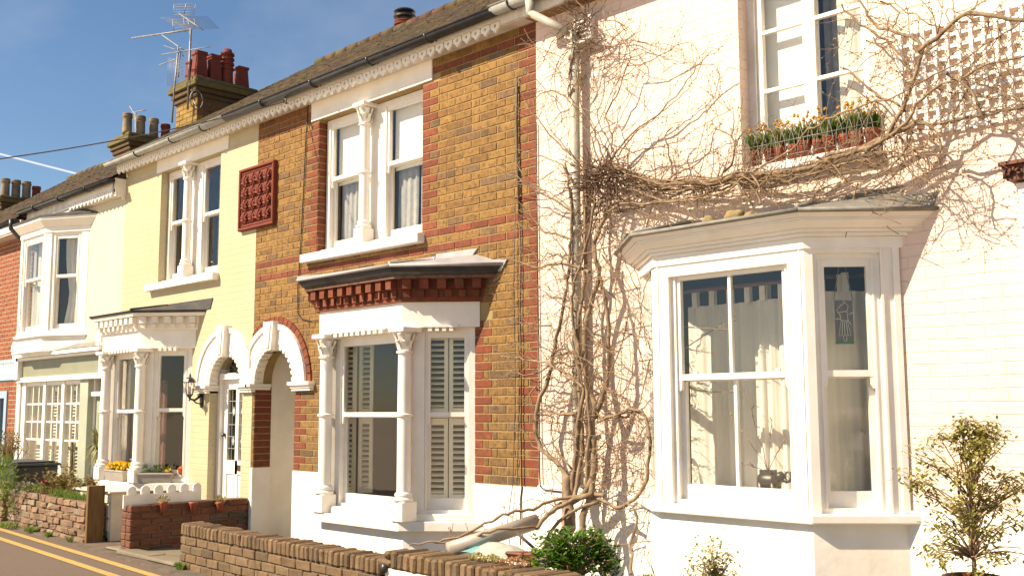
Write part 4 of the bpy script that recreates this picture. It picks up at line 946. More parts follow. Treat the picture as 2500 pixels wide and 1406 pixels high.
# tab-top curtains on a pole, following the bay
def tabbed(fr, u0, u1, waves, y, amp, z0=1.04, zt=2.36, ph=0.0):
    curtain(B4, u0, u1, z0, zt, y, amp, waves, 'curtain', M_CURTAIN, fr=fr, seg=70, rows=6, phase=ph)
    m = MB().frame(*fr); n = max(2, int((u1-u0)/.14))
    for i in range(n): c = u0+(u1-u0)*(i+.5)/n; m.box(c-.022, c+.022, y-.02, y-.012, zt-.01, zt+.12); m.box(c-.022, c+.022, y+.014, y+.02, zt-.01, zt+.12)
    m.build('curtain_tab', M_CURTAIN, B4)
tabbed(((-4.60, .02), (-3.40, .02)), -.1, .66, 6, .11, .012)
tabbed(((-4.60, .02), (-3.40, .02)), .52, 1.26, 9, .05, .020, ph=1.0)
tabbed(((-3.46, -.16), (-3.02, .24)), -.06, .60, 4, .05, .014)
m = MB(); m.tube([(-4.95, .16, 2.47), (-4.6, .06, 2.47), (-3.5, .04, 2.47), (-3.02, .36, 2.47)], .014, 8); m.build('curtain_pole', plain('pole_wood', (.22, .09, .04), (.16, .06, .03), 9, .5, 0), B4)
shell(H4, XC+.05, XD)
roof(H4, XC+.0, -2.0, .0); gutter(H4, XC-.29, XD, 5.075, M_GREY, r=.065, brackets=(-6.2, -5.5, -4.8))
m = MB(); m.box(XC, XD, -.16, -.13, 4.94, 5.10); m.build('fascia', M_OLDWHITE, H4)
m = MB(); m.box(XC, XD, -.13, -.005, 4.93, 4.97); m.build('soffit', plain('peeling_brown_soffit', (.42, .24, .13), (.30, .16, .09), 8, .8, .3, 30), H4)
# downpipe with its swan neck
t = empty('drainpipe', (-5.62, -.09, .9)); tag(t, 'cream drainpipe with a swan neck running down the pink wall behind the climber', 'drainpipe')
ptop = Vector((-5.98, -.235, 5.02)); m = MB()
m.tube([ptop, ptop-Vector((0, 0, .10)), ptop-Vector((0, -.015, .14))], [.045, .036, .036], 12); m.tube([ptop-Vector((0, 0, .11)), Vector((-5.62, -.09, 4.66))], .034, 12)
m.tube([Vector((-5.64, -.10, 4.70)), Vector((-5.62, -.09, 4.64)), Vector((-5.62, -.09, 4.55))], .034, 12); m.build('swan_neck', M_PIPE, t)
m = MB(); m.tube([(-5.62, -.09, 4.60), (-5.62, -.09, 1.02)], .040, 14)
for z in (4.45, 3.0, 1.55): m.tube([(-5.62, -.09, z), (-5.62, -.09, z+.07)], .050, 14)
m.build('pipe', M_PIPE, t)
for z in (4.30, 2.9): m = MB(); m.box(-5.67, -5.57, -.10, 0, z, z+.03); m.build('pipe_clip', M_PIPE, t)
t = empty('wall_vent', (-5.56, 0, 4.58)); tag(t, 'small white louvred vent high on the pink wall, half hidden by twigs', 'vent')
m = MB(); m.box(-5.66, -5.46, -.03, -.004, 4.60, 4.84); m.box(-5.66, -5.63, -.06, -.03, 4.6, 4.84); m.box(-5.49, -5.46, -.06, -.03, 4.6, 4.84)
for i in range(6): m.box(-5.63, -5.49, -.055, -.03, 4.62+i*.036, 4.634+i*.036)
m.build('grille', M_OLDWHITE, t); m = MB(); m.box(-5.69, -5.42, -.10, -.004, 4.575, 4.60); m.build('sill', M_OLDWHITE, t)
# door hood at the right edge
t = empty('door_hood', (-2.0, 0, 2.6)); tag(t, 'terracotta moulding above a white door surround at the right edge', 'door hood')
m = MB(); m.cbox(-2.30, -1.2, -.13, 0, 2.985, 3.01, .004)
m.prism([(-2.29, 2.985), (-1.2, 2.985), (-1.2, 2.90), (-2.265, 2.90)], -.10, 0)
for i in range(9):
    c = -2.22+i*.115
    for k in range(5):
        a = math.radians(20+35*k); m.tube([(c+.045*math.cos(a), -.105, 2.915+.06*math.sin(a)), (c+.02*math.cos(a), -.118, 2.92+.03*math.sin(a))], [.008, .012], 5)
    m.tube([(c-.052, -.105, 2.97), (c-.05, -.12, 2.91)], .009, 5)
m.build('terracotta_moulding', M_TERRB, t)
m = MB(); m.cbox(-2.235, -1.2, -.05, 0, .15, 2.89, .005); m.build('door_surround', M_WHITE, t)
# ================================================================== terracotta plaque
t = empty('terracotta_plaque', (-10.66, 0, 3.70)); tag(t, 'dark red terracotta plaque with raised leaves between yellow and brick walls', 'plaque')
x0, x1, z0, z1 = -11.04, -10.27, 3.70, 4.44
m = MB(); m.box(x0, x1, -.028, .02, z0, z1)
for (a, b, c, d) in ((x0, x1, z0, z0+.035), (x0, x1, z1-.035, z1), (x0, x0+.035, z0+.035, z1-.035), (x1-.035, x1, z0+.035, z1-.035)): m.cbox(a, b, -.055, -.02, c, d, .008)
for (a, b, c, d) in ((x0+.05, x1-.05, z0+.05, z0+.06), (x0+.05, x1-.05, z1-.06, z1-.05), (x0+.05, x0+.06, z0+.06, z1-.06), (x1-.06, x1-.05, z0+.06, z1-.06)): m.box(a, b, -.036, -.02, c, d)
m.build('frame', M_TERRA, t)
m = MB(); cw = (x1-x0-.15)/4; chh = (z1-z0-.15)/4
for r in range(4):
    for c in range(4):
        cx = x0+.075+cw*(c+.5); zb = z0+.08+chh*r; fl = 1 if c % 2 else -1
        up = (r % 2 == 1)
        zt_ = zb+chh*.86
        for k, an in enumerate((-70, -38, 0, 38, 70)):
            a = math.radians(an); L = chh*(.62 if abs(an) > 50 else .80); base = (cx+fl*.01, -.03, zb+.02) if up else (cx+fl*.01, -.03, zb+.02)
            L *= 1.12; mid = (cx+fl*.01+math.sin(a)*L*.55, -.055, zb+.02+math.cos(a)*L*.55); tip = (cx+fl*.01+math.sin(a)*L*.72*(1 if abs(an) < 50 else .9), -.040, zb+.02+math.cos(a)*L*(.95 if abs(an) < 50 else .35))
            m.tube([base, mid, tip], [.010, .019 if an else .022, .006], 6)
        m.tube([(cx-cw*.46, -.034, zb+.008), (cx-cw*.2, -.044, zb+.018), (cx, -.038, zb+.008), (cx+cw*.2, -.044, zb+.018), (cx+cw*.46, -.034, zb+.008)], .007, 5)
m.build('leaf_relief', M_TERRA, t)
# ================================================================== garden walls
def gcol(a, b, c=None):
    r = random.random(); k = lerp(a, b, random.random())
    if c is not None and r < .2: k = c
    v = random.uniform(.80, 1.15); return tuple(x*v*random.uniform(.97, 1.03) for x in k)
def garden_wall(name, A, B, th, z0, z1, cols, label, cap=True, rough=.004, capcol=None, mort=.010, top=None, paint=None, painted_to=None, ends=True):
    L = math.hypot(B[0]-A[0], B[1]-A[1]); m = MB().frame(A, B); zc = z1-.112 if cap else z1; k = 0; z = z0
    n = max(1, round((zc-z0)/.075)); ch_ = (zc-z0)/n
    m.mi = 1; m.box(.014, L-.014, .014, th-.014, z0-.05, zc-.004)
    if cap: m.box(.014, L-.014, .014, th-.014, zc, z1-.012)
    m.mi = 0
    for k in range(n):
        za, zb = z0+k*ch_, z0+(k+1)*ch_; off = .1125 if k % 2 else 0.0; e = [0.0]; x = .225-off
        while x < L-.05: e.append(x); x += .225
        e.append(L)
        for i in range(len(e)-1):
            m.col = cols(); r = random.uniform(-rough, rough)
            m.cbox(e[i]+mort/2*(i > 0), e[i+1]-mort/2*(i < len(e)-2), r, th/2-.004, za+mort/2, zb-mort/2, .006, rough*.9)
            m.col = cols(); m.cbox(e[i]+mort/2*(i > 0), e[i+1]-mort/2*(i < len(e)-2), th/2+.004, th-r, za+mort/2, zb-mort/2, .006, rough*.9)
    if cap:
        x = 0.0
        while x < L-.03:
            w_ = random.uniform(.066, .076); m.col = (capcol or cols)(); dz = random.uniform(-.006, .006)
            m.cbox(x+.004, min(x+w_, L)-.004, -.006+random.uniform(-rough, rough), th+.004, zc+.006, z1+dz, .011, rough*1.1); x += w_
    o = m.build(name, [M_GBRICK, M_GMORTAR], loc=(A[0], A[1], z0)); tag(o, label, 'wall'); return o
tan_ = lambda: gcol((.255, .165, .09), (.22, .14, .075), (.18, .12, .07))
yA = line_y(-9.40)
garden_wall('garden_wall', (-9.40, yA), (-6.10, line_y(-6.10)-.0), .215, G-.02, .555, tan_, 'low tan brick garden wall with upright coping bricks before the brick house')
garden_wall('garden_wall', (-14.75, -1.215), (-11.90, -1.36), .23, G-.03, .595, lambda: gcol((.34, .215, .135), (.29, .175, .11), (.36, .27, .19)), 'uneven crumbling brick garden wall in front of the sage green shopfront', cap=False, rough=.013, mort=.016)
garden_wall('garden_wall', (-16.6, -1.12), (-14.98, -1.20), .23, G-.03, .66, lambda: gcol((.40, .24, .16), (.30, .17, .10), (.48, .36, .26)), 'brick garden wall overgrown with ivy at the far left, beyond a black gap', cap=False, rough=.012, mort=.014)
garden_wall('dividing_wall', (-10.70, -1.385), (-10.70, -.02), .215, G-.02, .632, lambda: gcol((.29, .115, .062), (.22, .09, .055), (.15, .11, .085)), 'dark red brick dividing wall running back to the house porches', cap=False, rough=.005, mort=.012)
# pink house garden wall: painted face, brick-on-edge coping
t = empty('garden_wall', (-6.02, -1.66, G)); tag(t, 'white painted garden wall with wide tan brick coping before the pink house', 'wall')
Aw, Bw = (-6.03, -1.665), (.6, -2.01); Lw = math.hypot(Bw[0]-Aw[0], Bw[1]-Aw[1])
m = MB().frame(Aw, Bw); m.box(0, Lw, .0, .27, .10, .505); m.build('painted_face', M_RENDER, t)
m = MB().frame(Aw, Bw); x = .07
m.mi = 1; m.box(.05, Lw, .014, .26, .505, .60); m.mi = 0
while x < Lw:
    w_ = random.uniform(.070, .082); m.col = tan_(); m.cbox(x+.004, x+w_-.004, -.012+random.uniform(-.005, .005), .285, .508, .622+random.uniform(-.007, .007), .014, .005); x += w_
for (za, zb, xa) in ((.508, .565, -.10), (.57, .622, -.02)): m.col = tan_(); m.cbox(xa, .07, -.008, .2, za, zb, .018, .006)
m.build('coping', [M_GBRICK, M_GMORTAR], t)
m = MB().frame(Aw, Bw); m.tube([(.0, -.03, .505), (.0, .05, .505)], [.034, .034], 14); m.build('overflow_pipe', M_DARKMETAL, t)
# ================================================================== street furniture and small things
def hexlamp():
    x, yl = -11.86, -.17; t = empty('wall_lantern', (x, 0, 1.85)); tag(t, 'black lantern on a curved bracket beside the arched front door', 'lantern')
    m = MB()
    for q in range(6):
        a = math.pi/3*q+.3; p = lambda r, z, aa=a: (x+r*math.cos(aa), yl+r*math.sin(aa), z)
        m.tube([p(.040, 1.80), p(.062, 1.945)], .005, 4)
    m.lathe([(.02, 1.765), (.03, 1.785), (.046, 1.80), (.044, 1.806)], x, yl, 6, False, a0=.3); m.lathe([(.078, 1.944), (.080, 1.952), (.055, 1.99), (.02, 2.01), (.012, 2.02), (.016, 2.03), (.004, 2.06)], x, yl, 6, False, a0=.3)
    m.lathe([(.004, 1.72), (.012, 1.735), (.006, 1.75), (.014, 1.765)], x, yl, 8); m.build('lantern_frame', M_DARKMETAL, t)
    m = MB(); m.lathe([(.040, 1.806), (.060, 1.943)], x, yl, 6, False, a0=.3); m.build('lantern_glass', M_GLASS, t)
    m = MB(); m.lathe([(.012, 1.81), (.018, 1.84), (.022, 1.87), (.010, 1.895)], x, yl, 10); m.build('bulb', M_WHITE, t)
    m = MB(); m.tube([(x, yl, 1.775), (x, yl+.02, 1.745), (x, yl+.07, 1.735), (x, yl+.11, 1.76), (x, yl+.15, 1.80)], [.008, .012, .014, .016, .018], 8)
    m.tube([(x, yl+.05, 1.735), (x, yl+.09, 1.70), (x, yl+.15, 1.69)], .009, 6); m.prism([(x-.03, 1.88), (x+.03, 1.88), (x+.035, 1.80), (x+.02, 1.66), (x, 1.64), (x-.02, 1.66), (x-.035, 1.80)], -.022, -.001); m.build('bracket', M_DARKMETAL, t)
hexlamp()
def planter(x0, x1, y0, y1, z0, h, label):
    t = empty('window_planter', ((x0+x1)/2, (y0+y1)/2, z0)); tag(t, label, 'planter')
    m = MB(); c = .02; m.hprism([(x0+c, y0+c), (x1-c, y0+c), (x1-c, y1-c), (x0+c, y1-c)], z0, z0+h-.025, [(x0+.006, y0+.006), (x1-.006, y0+.006), (x1-.006, y1-.006), (x0+.006, y1-.006)]); m.cbox(x0, x1, y0, y1, z0+h-.025, z0+h, .004); m.build('trough', M_PLANTER, t)
    m = MB(); m.box(x0+.02, x1-.02, y0+.02, y1-.02, z0+h, z0+h+.004); m.build('soil', M_SOILD, t); return t
def leaves_blob(m, c, R, n, L, W, rnd, up=.5, squash=1.0):
    for _ in range(n):
        while True:
            v = Vector((rnd.uniform(-1, 1), rnd.uniform(-1, 1), rnd.uniform(-1, 1)))
            if v.length < 1: break
        v = v*(v.length**-.35 if v.length > .05 else 1); p = Vector(c)+Vector((v.x*R[0], v.y*R[1], v.z*R[2]))
        d = (v+Vector((0, 0, up))+Vector((rnd.gauss(0, .5), rnd.gauss(0, .5), rnd.gauss(0, .4)))).normalized()
        l = L*rnd.uniform(.6, 1.2); m.leaf(p, d, (rnd.gauss(0, .6), rnd.gauss(0, .6), 1), l, l*W/L*rnd.uniform(.8, 1.2))
rr_ = random.Random(3)
t = planter(-13.40, -12.86, -.52, -.34, .735, .135, 'pale stone trough of bright yellow pansies on the white bay sill')
m = MB(); leaves_blob(m, (-13.13, -.43, .885), (.24, .07, .04), 260, .045, .025, rr_); m.build('foliage', L_DARK, t)
m = MB()
for _ in range(85):
    p = (rr_.uniform(-13.38, -12.88), rr_.uniform(-.50, -.36), .895+rr_.uniform(0, .07)); a0 = rr_.uniform(0, 6)
    for q in range(5): a = a0+q*1.256; m.leaf(p, (math.cos(a), -.5+rr_.gauss(0, .2), math.sin(a)), (0, -1, 0), .030, .030, .1)
m.build('pansy', F_YEL, t)
cfw = lambda u, v, z: (-12.60+u*.74-v*.67, -.48+u*.67+v*.74, z)
t = empty('window_planter', (-12.36, -.32, .735)); tag(t, 'small pale trough with sparse green plants on the slanting side of the sill', 'planter')
m = MB(); fr2 = ((-12.56, -.50), (-12.17, -.10)); m.frame(*fr2); m.hprism([(.06, -.0), (.44, 0), (.44, .13), (.06, .13)], .735, .83, [(.045, -.012), (.455, -.012), (.455, .142), (.045, .142)]); m.cbox(.035, .465, -.02, .15, .83, .855, .004); m.build('trough', M_PLANTER, t)
m = MB(); m.frame(*fr2); m.box(.06, .44, .0, .13, .855, .86); m.build('soil', M_SOILD, t)
m = MB(); 
for (u, n) in ((.10, 60), (.25, 70), (.38, 30)): c = Vector(MB().frame(*fr2).P((u, .06, .885))); leaves_blob(m, c, (.05, .05, .04), n, .045, .022, rr_)
m.build('foliage', L_DARK, t)
m = MB(); c = Vector(MB().frame(*fr2).P((.40, .04, .87))); leaves_blob(m, c, (.03, .03, .025), 26, .035, .03, rr_); m.build('flower', F_YEL, t)
# white picket panel along the dividing wall
t = empty('picket_panel', (-10.85, -1.3, .6)); tag(t, 'short white picket panel with rounded tops behind the dark red dividing wall', 'fence')
m = MB(); m.frame((-10.80, -1.42), (-10.80, -.55)); m.box(0, .86, .0, .02, .60, .735); m.build('rail', M_WHITE, t)
for i in range(6):
    m = MB(); m.frame((-10.80, -1.42), (-10.80, -.55)); c = .10+i*.148; m.prism([(c-.048, .50), (c+.048, .50), (c+.048, .775)]+[(c+.048*math.cos(a), .775+.045*math.sin(a)) for a in [math.pi*k/8 for k in range(1, 8)]]+[(c-.048, .775)], .022, .045); m.build('picket', M_WHITE, t)
# wall pots on the dividing wall
def sy(x, px, py):
    d = AR*((px-1250)/F)+AU*(-(py-703)/F)+AF; s = (x-CAM.x)/d.x; return CAM+d*s
for px, lab, pl in ((395, 'small terracotta wall pot with a sprig, nearest the street on the red wall', 1), (468, 'empty terracotta wall pot, middle one of three on the dark red wall', 0), (533, 'small terracotta wall pot with a tuft, nearest the porch on the red wall', 1)):
    p = sy(-10.68, px, 1238); t = empty('wall_pot', (-10.66, p.y, p.z)); tag(t, lab, 'flower pot', 'terracotta pots on the dividing wall')
    m = MB(); m.lathe([(.018, p.z-.06), (.035, p.z+.02), (.048, p.z+.045), (.048, p.z+.06)], -10.645, p.y, 12); m.build('pot', M_POT, t)
    if pl: m = MB(); leaves_blob(m, (-10.645, p.y, p.z+.08), (.05, .05, .035), 60, .035, .016, rr_, .8); m.build('foliage', L_OLIVE, t)
# dresser, timber board, bin
t = empty('chest_of_drawers', (-12.4, -.8, G)); tag(t, 'old cream chest of drawers standing outdoors behind the timber post', 'chest of drawers')
x0, x1, y0, y1 = -12.80, -11.80, -1.12, -.72
m = MB(); m.box(x0, x1, y0+.01, y1, .24, .68); m.box(x0, x0+.06, y0+.01, y1, .15, .24); m.box(x1-.06, x1, y0+.01, y1, .15, .24); m.prism([(x0+.06, .24), (x1-.06, .24), (x1-.06, .18), (x1-.2, .22), (x0+.2, .22), (x0+.06, .18)], y0+.012, y0+.03); m.cbox(x0-.03, x1+.03, y0-.03, y1+.01, .68, .705, .006); m.build('carcass', M_COAT, t)
for (za, zb) in ((.26, .40), (.41, .56), (.57, .67)):
    q = MB(); q.cbox(x0+.03, x1-.03, y0-.004, y0+.02, za, zb-.008, .005); dr = q.build('drawer', M_COAT, t)
    for xk in (x0+.25, x1-.25): q = MB(); q.lathe([(.004, 0), (.016, .004), (.02, .012), (.012, .018)], 0, 0, 10); q.v = [(xk+v[0], y0-.004-v[2], (za+zb)/2+v[1]) for v in q.v]; q.build('knob', M_COAT, dr)
p2 = sy(-11.83, 256, 1250)
t = MB(); t.cbox(-11.90, -11.84, -1.36, p2.y, .12, .775, .006, .003); tag(t.build('timber_post', M_TIMBER, loc=(-11.87, -1.36, .12)), 'upright brown timber board at the end of the crumbling brick wall', 'post')
t = empty('wheelie_bin', (-15.4, -.9, G)); tag(t, 'black plastic bin with a flat lid at the left edge behind foliage', 'bin')
x0, x1 = -16.1, -15.0; m = MB(); m.hprism([(x0+.1, -1.0), (x1-.14, -1.0), (x1-.14, -.5), (x0+.1, -.5)], .16, .86, [(x0+.03, -1.05), (x1-.06, -1.05), (x1-.06, -.45), (x0+.03, -.45)]); m.build('body', M_BIN, t, bevel=.015)
m = MB(); m.hprism([(x0, -1.08), (x1, -1.08), (x1, -.42), (x0, -.42)], .862, .90, [(x0, -1.08), (x1, -1.08), (x1-.02, -.44), (x0+.02, -.44)]); m.hprism([(x0+.06, -1.0), (x1-.06, -1.0), (x1-.06, -.5), (x0+.06, -.5)], .901, .925); m.build('lid', M_BIN, t, bevel=.012)
# soil pipe offcut leaning along the pink house plinth
pa, pb_ = at(1095, 1342, -1.25), at(1312, 1272, -.62)
m = MB(); d = (pb_-pa).normalized(); m.tube([pa, pb_], .056, 18, cap=True); tag(m.build('plastic_pipe', M_SOIL, loc=pa), 'thick pale grey plastic pipe lying at a slant below the climber', 'pipe')
pc = at(1262, 1300, -.9); pd = at(1320, 1352, -.75); m = MB(); m.tube([pc, pd], .012, 6); m.tube([pd, at(1345, 1340, -.8)], .012, 6); tag(m.build('support_stick', M_CABLEG, loc=pc), 'thin dark stick propped under the slanting grey pipe', 'stick')
p = at(1195, 1352, -1.15); m = MB(); vs = []; rn = random.Random(5)
nx, ny = 16, 8
for j in range(ny+1):
    for i in range(nx+1):
        u, v = i/nx, j/ny; vs.append((p.x-.20+u*.52, p.y-.12+v*.3, .60+.075*math.sin(u*3.14)*math.sin(v*3.14)+rn.uniform(0, .018)))
m.add(vs, [(j*(nx+1)+i, j*(nx+1)+i+1, (j+1)*(nx+1)+i+1, (j+1)*(nx+1)+i) for j in range(ny) for i in range(nx)], smooth=True)
for k in range(len(m.f)): m.mi = 0
m.m = [1 if (k % nx) < 5 else 0 for k in range(len(m.f))]
m.build('plastic_sheet', [plain('clear_plastic_sheet', (.62, .62, .52), (.45, .46, .40), 9, .25, .3, 30, .6), plain('turquoise_plastic_sheet', (.12, .42, .45), (.2, .5, .5), 9, .25, .3, 30, .6)], loc=p, recalc=False)
tag(SC.objects['plastic_sheet'], 'crumpled clear and turquoise plastic sheet behind the tan coping', 'plastic sheet')
for (px, py, yy, s, lb) in ((1305, 1352, -1.2, .07, 'broken red brick half beside the glossy green bush'), (1270, 1358, -1.25, .06, 'flat red brick piece next to the plastic sheet'), (1340, 1362, -1.3, .055, 'small pale broken brick resting on the coping')):
    q = at(px, py, yy); m = MB(); m.cbox(q.x-s*1.3, q.x+s*1.1, q.y-s, q.y+s, .60, .60+s*1.0, .012, .014); tag(m.build('broken_brick', M_TERRB if s > .056 else M_CONC, loc=(q.x, q.y, .6)), lb, 'brick', 'loose bricks by the bush')
# cables
def cable(pts, r, mat, label, nm='cable'):
    m = MB(); m.tube(pts, r, 5); tag(m.build(nm, mat, loc=pts[0]), label, 'cable')
W = lambda px, py, y=-.012: at(px, py, y)
cable([W(754, 240), W(747, 330), W(742, 440), W(736, 560), W(731, 650), W(727, 700), W(727, 765), W(735, 778), W(760, 784), W(775, 782)], .006, M_WIRE, 'black cable down the brick wall between plaque and window')
cable([W(1262, 190, -.02), W(1261, 300, -.02), W(1264, 420, -.02), W(1268, 520, -.02)], .012, M_CABLEG, 'short pale conduit high on the brick wall near the quoins')
cable([W(1268, 520, -.02), W(1272, 640, -.015), W(1270, 760, -.02), W(1273, 900, -.02), W(1272, 1050, -.02), W(1274, 1190, -.02), W(1271, 1215, -.02), W(1271, 1330, -.03)], .006, M_WIRE, 'black cable running down the brick wall to the plinth')
cable([W(1258, 500, -.02), W(1254, 700, -.03), W(1258, 900, -.03), W(1257, 1010, -.03), W(1252, 1180, -.03), W(1238, 1280, -.05), W(1248, 1350, -.1)], .004, M_CABLEG, 'thin brown cable hanging loosely over the brick wall')
cable([W(1309, 300, -.02), W(1312, 600, -.02), W(1316, 900, -.02), W(1317, 1150, -.03), W(1319, 1187, -.03), W(1330, 1195, -.03), W(1372, 1200, -.03)], .006, M_WIRE, 'black cable following the edge between brick and pink walls')
a, b = at(0, 388, -3.2), at(692, 250, -.25); pts = []
for i in range(31): u = i/30; q = a.lerp(b, u); q.z -= .10*4*u*(1-u)*.5; pts.append(q)
m = MB(); m.tube(pts, .006, 5); m.tube([b, b+Vector((.02, .01, .05)), b+Vector((.06, 0, -.03))], .012, 5); m.tube([a, a+(a-b)*2.0], .006, 5); tag(m.build('telephone_wire', M_CABLEG, loc=b), 'telephone wire crossing the blue sky to the white eaves board', 'wire')
# pots of daffodils on the upper sill behind a wire guard
npots = 10
for i in range(npots):
    u = (i+.5)/npots; x = -4.00+u*.94; yy = -.035+(.012 if i % 2 else -.012); s = 1.15 if i >= 8 else 1.0
    words = ('leftmost pot of daffodils on the upper window sill', 'second pot of daffodils from the left on the upper sill', 'third pot of daffodils from the left on the upper sill', 'fourth pot of daffodils from the left on the upper sill', 'fifth pot of daffodils from the left on the upper sill', 'fifth pot of daffodils from the right on the upper sill', 'fourth pot of daffodils from the right on the upper sill', 'third pot of daffodils from the right on the upper sill', 'second pot of daffodils from the right on the upper sill', 'rightmost pot of daffodils on the upper window sill')
    t = empty('potted_daffodil', (x, yy, 3.276)); tag(t, words[i], 'potted plant', 'pots of fading daffodils on the upper sill')
    m = MB(); m.lathe([(.030*s, 3.277), (.043*s, 3.36), (.047*s, 3.361), (.048*s, 3.385), (.042*s, 3.385), (.04*s, 3.37)], x, yy, 14); m.build('pot', M_POT, t)
    m = MB(); rn = random.Random(50+i)
    for _ in range(120):
        a = rn.uniform(0, 6.28); r0 = rn.uniform(0, .035); h = rn.uniform(.08, .19); lean = rn.uniform(0, .06)
        b0 = Vector((x+r0*math.cos(a), yy+r0*math.sin(a), 3.37)); b1 = b0+Vector((lean*math.cos(a)*.6, lean*math.sin(a)*.6-.003, h*.6)); b2 = b0+Vector((lean*math.cos(a)*1.6, lean*math.sin(a)*1.6, h*(.95 if rn.random() < .7 else .75)))
        sd = Vector((math.sin(a+1.2), -math.cos(a+1.2), 0))*.0055
        m.add([b0-sd, b0+sd, b1+sd, b1-sd, b2], [(0, 1, 2, 3), (3, 2, 4)])
    m.build('foliage', L_DAFF, t)
    m = MB()
    for _ in range(8):
        a = rn.uniform(0, 6.28); c = (x+rn.uniform(-.055, .055), yy+rn.uniform(-.06, .03), 3.37+rn.uniform(.10, .215)); m.tube([(x, yy, 3.4), c], .002, 3)
        for q in range(5): an = q*1.256+a; m.leaf(c, (math.cos(an)*.8, -.6, math.sin(an)*.8), (0, -1, .2), .020, .013, .2)
        m.tube([c, (c[0], c[1]-.018, c[2]-.010)], [.007, .009], 5)
    m.build('flower', F_OLD, t)
t = empty('wire_guard', (-3.55, -.11, 3.28)); tag(t, 'bent wire guard looped in front of the daffodil pots', 'wire guard')
m = MB()
for i in range(15):
    c = -4.02+i*.070; m.tube([(c+.062*math.cos(a), -.115, 3.29+.215*math.sin(a)) for a in [math.pi*k/10 for k in range(11)]], .0032, 4)
for z in (3.30, 3.40): m.tube([(-4.10, -.118, z), (-3.02, -.118, z)], .0032, 4)
m.tube([(-4.10, -.118, 3.40), (-4.10, 0, 3.40)], .003, 4); m.tube([(-3.02, -.118, 3.40), (-3.02, 0, 3.40)], .003, 4); m.build('wire', M_RUST, t)
# trellis
t = empty('trellis', (-2.4, -.03, 3.2)); tag(t, 'white square trellis panel on the pink wall behind thick climber stems', 'trellis')
m = MB(); n = 14
for i in range(n): x = -2.90+i*.0735; m.box(x, x+.021, -.040, -.030, 3.26, 3.95)
m.build('upright_slats', M_WHITE, t)
m = MB()
for j in range(10): z = 3.275+j*.0735; m.box(-2.93, -1.92, -.028, -.018, z, z+.021)
m.build('cross_slats', M_WHITE, t); 
# elephant vase on the inner sill and hanging glass
ex, ey, ez = -3.82, -.22, 1.036
t = empty('elephant_vase', (ex, ey, ez)); tag(t, 'dark elephant shaped vase with twigs on the bay window board', 'vase')
m = MB()
m.tube([(ex-.075, ey, ez+.09), (ex-.06, ey, ez+.095), (ex-.02, ey, ez+.10), (ex+.03, ey, ez+.10), (ex+.06, ey, ez+.095), (ex+.075, ey, ez+.09)], [.03, .052, .058, .056, .048, .025], 12)
for dx in (-.052, .042):
    for dy in (-.028, .028): m.tube([(ex+dx, ey+dy, ez+.09), (ex+dx, ey+dy, ez+.03), (ex+dx, ey+dy, ez)], [.026, .020, .022], 8)
m.tube([(ex+.06, ey, ez+.12), (ex+.085, ey, ez+.13), (ex+.11, ey, ez+.12)], [.035, .036, .024], 10)
m.tube([(ex+.105, ey, ez+.115), (ex+.125, ey, ez+.10), (ex+.148, ey, ez+.105), (ex+.16, ey, ez+.13), (ex+.152, ey, ez+.158), (ex+.13, ey, ez+.16), (ex+.118, ey, ez+.148)], [.02, .014, .011, .009, .008, .007, .006], 8)
for s in (-1, 1): m.add([(ex+.07, ey+s*.03, ez+.15), (ex+.05, ey+s*.06, ez+.13), (ex+.055, ey+s*.062, ez+.085), (ex+.08, ey+s*.035, ez+.09)], [(0, 1, 2, 3)])
m.hprism([(ex-.055, ey-.035), (ex+.035, ey-.035), (ex+.035, ey+.035), (ex-.055, ey+.035)], ez+.14, ez+.17); m.build('body', M_DARKMETAL, t)
m = MB(); rn = random.Random(2)
for (dx, h) in ((-.28, .36), (-.12, .40), (.03, .33), (.14, .22), (-.22, .05)):
    q = [Vector((ex-.01, ey, ez+.16))]
    for k in range(1, 7): q.append(Vector((ex-.01+dx*k/6+rn.uniform(-.01, .01), ey+rn.uniform(-.01, .01), ez+.16+h*(k/6)**.9+rn.uniform(-.008, .008))))
    m.tube(q, [.003]*7, 4)
    for c in q[3:]: m.tube([c, c+Vector((rn.uniform(-.02, .02), 0, .02))], [.004, .005], 4)
m.build('twigs', M_TWIG, t)
fr4 = cf4; t = empty('hanging_glass', (-3.2, -.2, 2.0)); tag(t, 'small hanging leaded glass picture on a chain inside the side pane', 'ornament')
m = MB(); m.frame(*fr4); u0, u1, z0, z1 = .205, .325, 2.005, 2.285; yy = .11
m.box(u0, u1, yy, yy+.004, z0+.03, z1); m.build('glass_panel', plain('mauve_glass', (.25, .16, .14), (.20, .13, .12), 20, .2, 0), t)
m = MB(); m.frame(*fr4); m.box(u0, u1, yy-.001, yy+.005, z0, z0+.03); m.build('green_glass', plain('green_glass', (.08, .22, .08), (.06, .18, .06), 20, .2, 0), t)
m = MB(); m.frame(*fr4); uc = (u0+u1)/2; y_ = yy-.004
lead = lambda pts: m.tube([(uc+a, y_, z0+b) for a, b in pts], .0028, 4)
lead([(-.06, 0), (.06, 0), (.06, .28), (-.06, .28), (-.06, 0)]); lead([(-.018, .15), (.02, .15), (.04, .055), (-.035, .055), (-.018, .15)]); lead([(0, .15), (.003, .055)]); lead([(-.01, .15), (-.016, .055)]); lead([(.012, .15), (.022, .055)])
lead([(-.018, .15), (-.025, .19), (-.045, .215), (-.02, .245), (.01, .265), (.03, .24), (.02, .21), (-.04, .20)]); lead([(.02, .21), (.025, .15), (.045, .12)]); lead([(.03, .19), (.06, .2)]); lead([(-.06, .16), (-.022, .16)]); lead([(-.008, .055), (-.004, .02), (.012, .02), (.012, .055)]); lead([(0, .265), (0, .28)])
m.build('leading', plain('pale_lead_came', (.72, .74, .62), None, 9, .5, 0), t)
m = MB(); m.frame(*fr4)
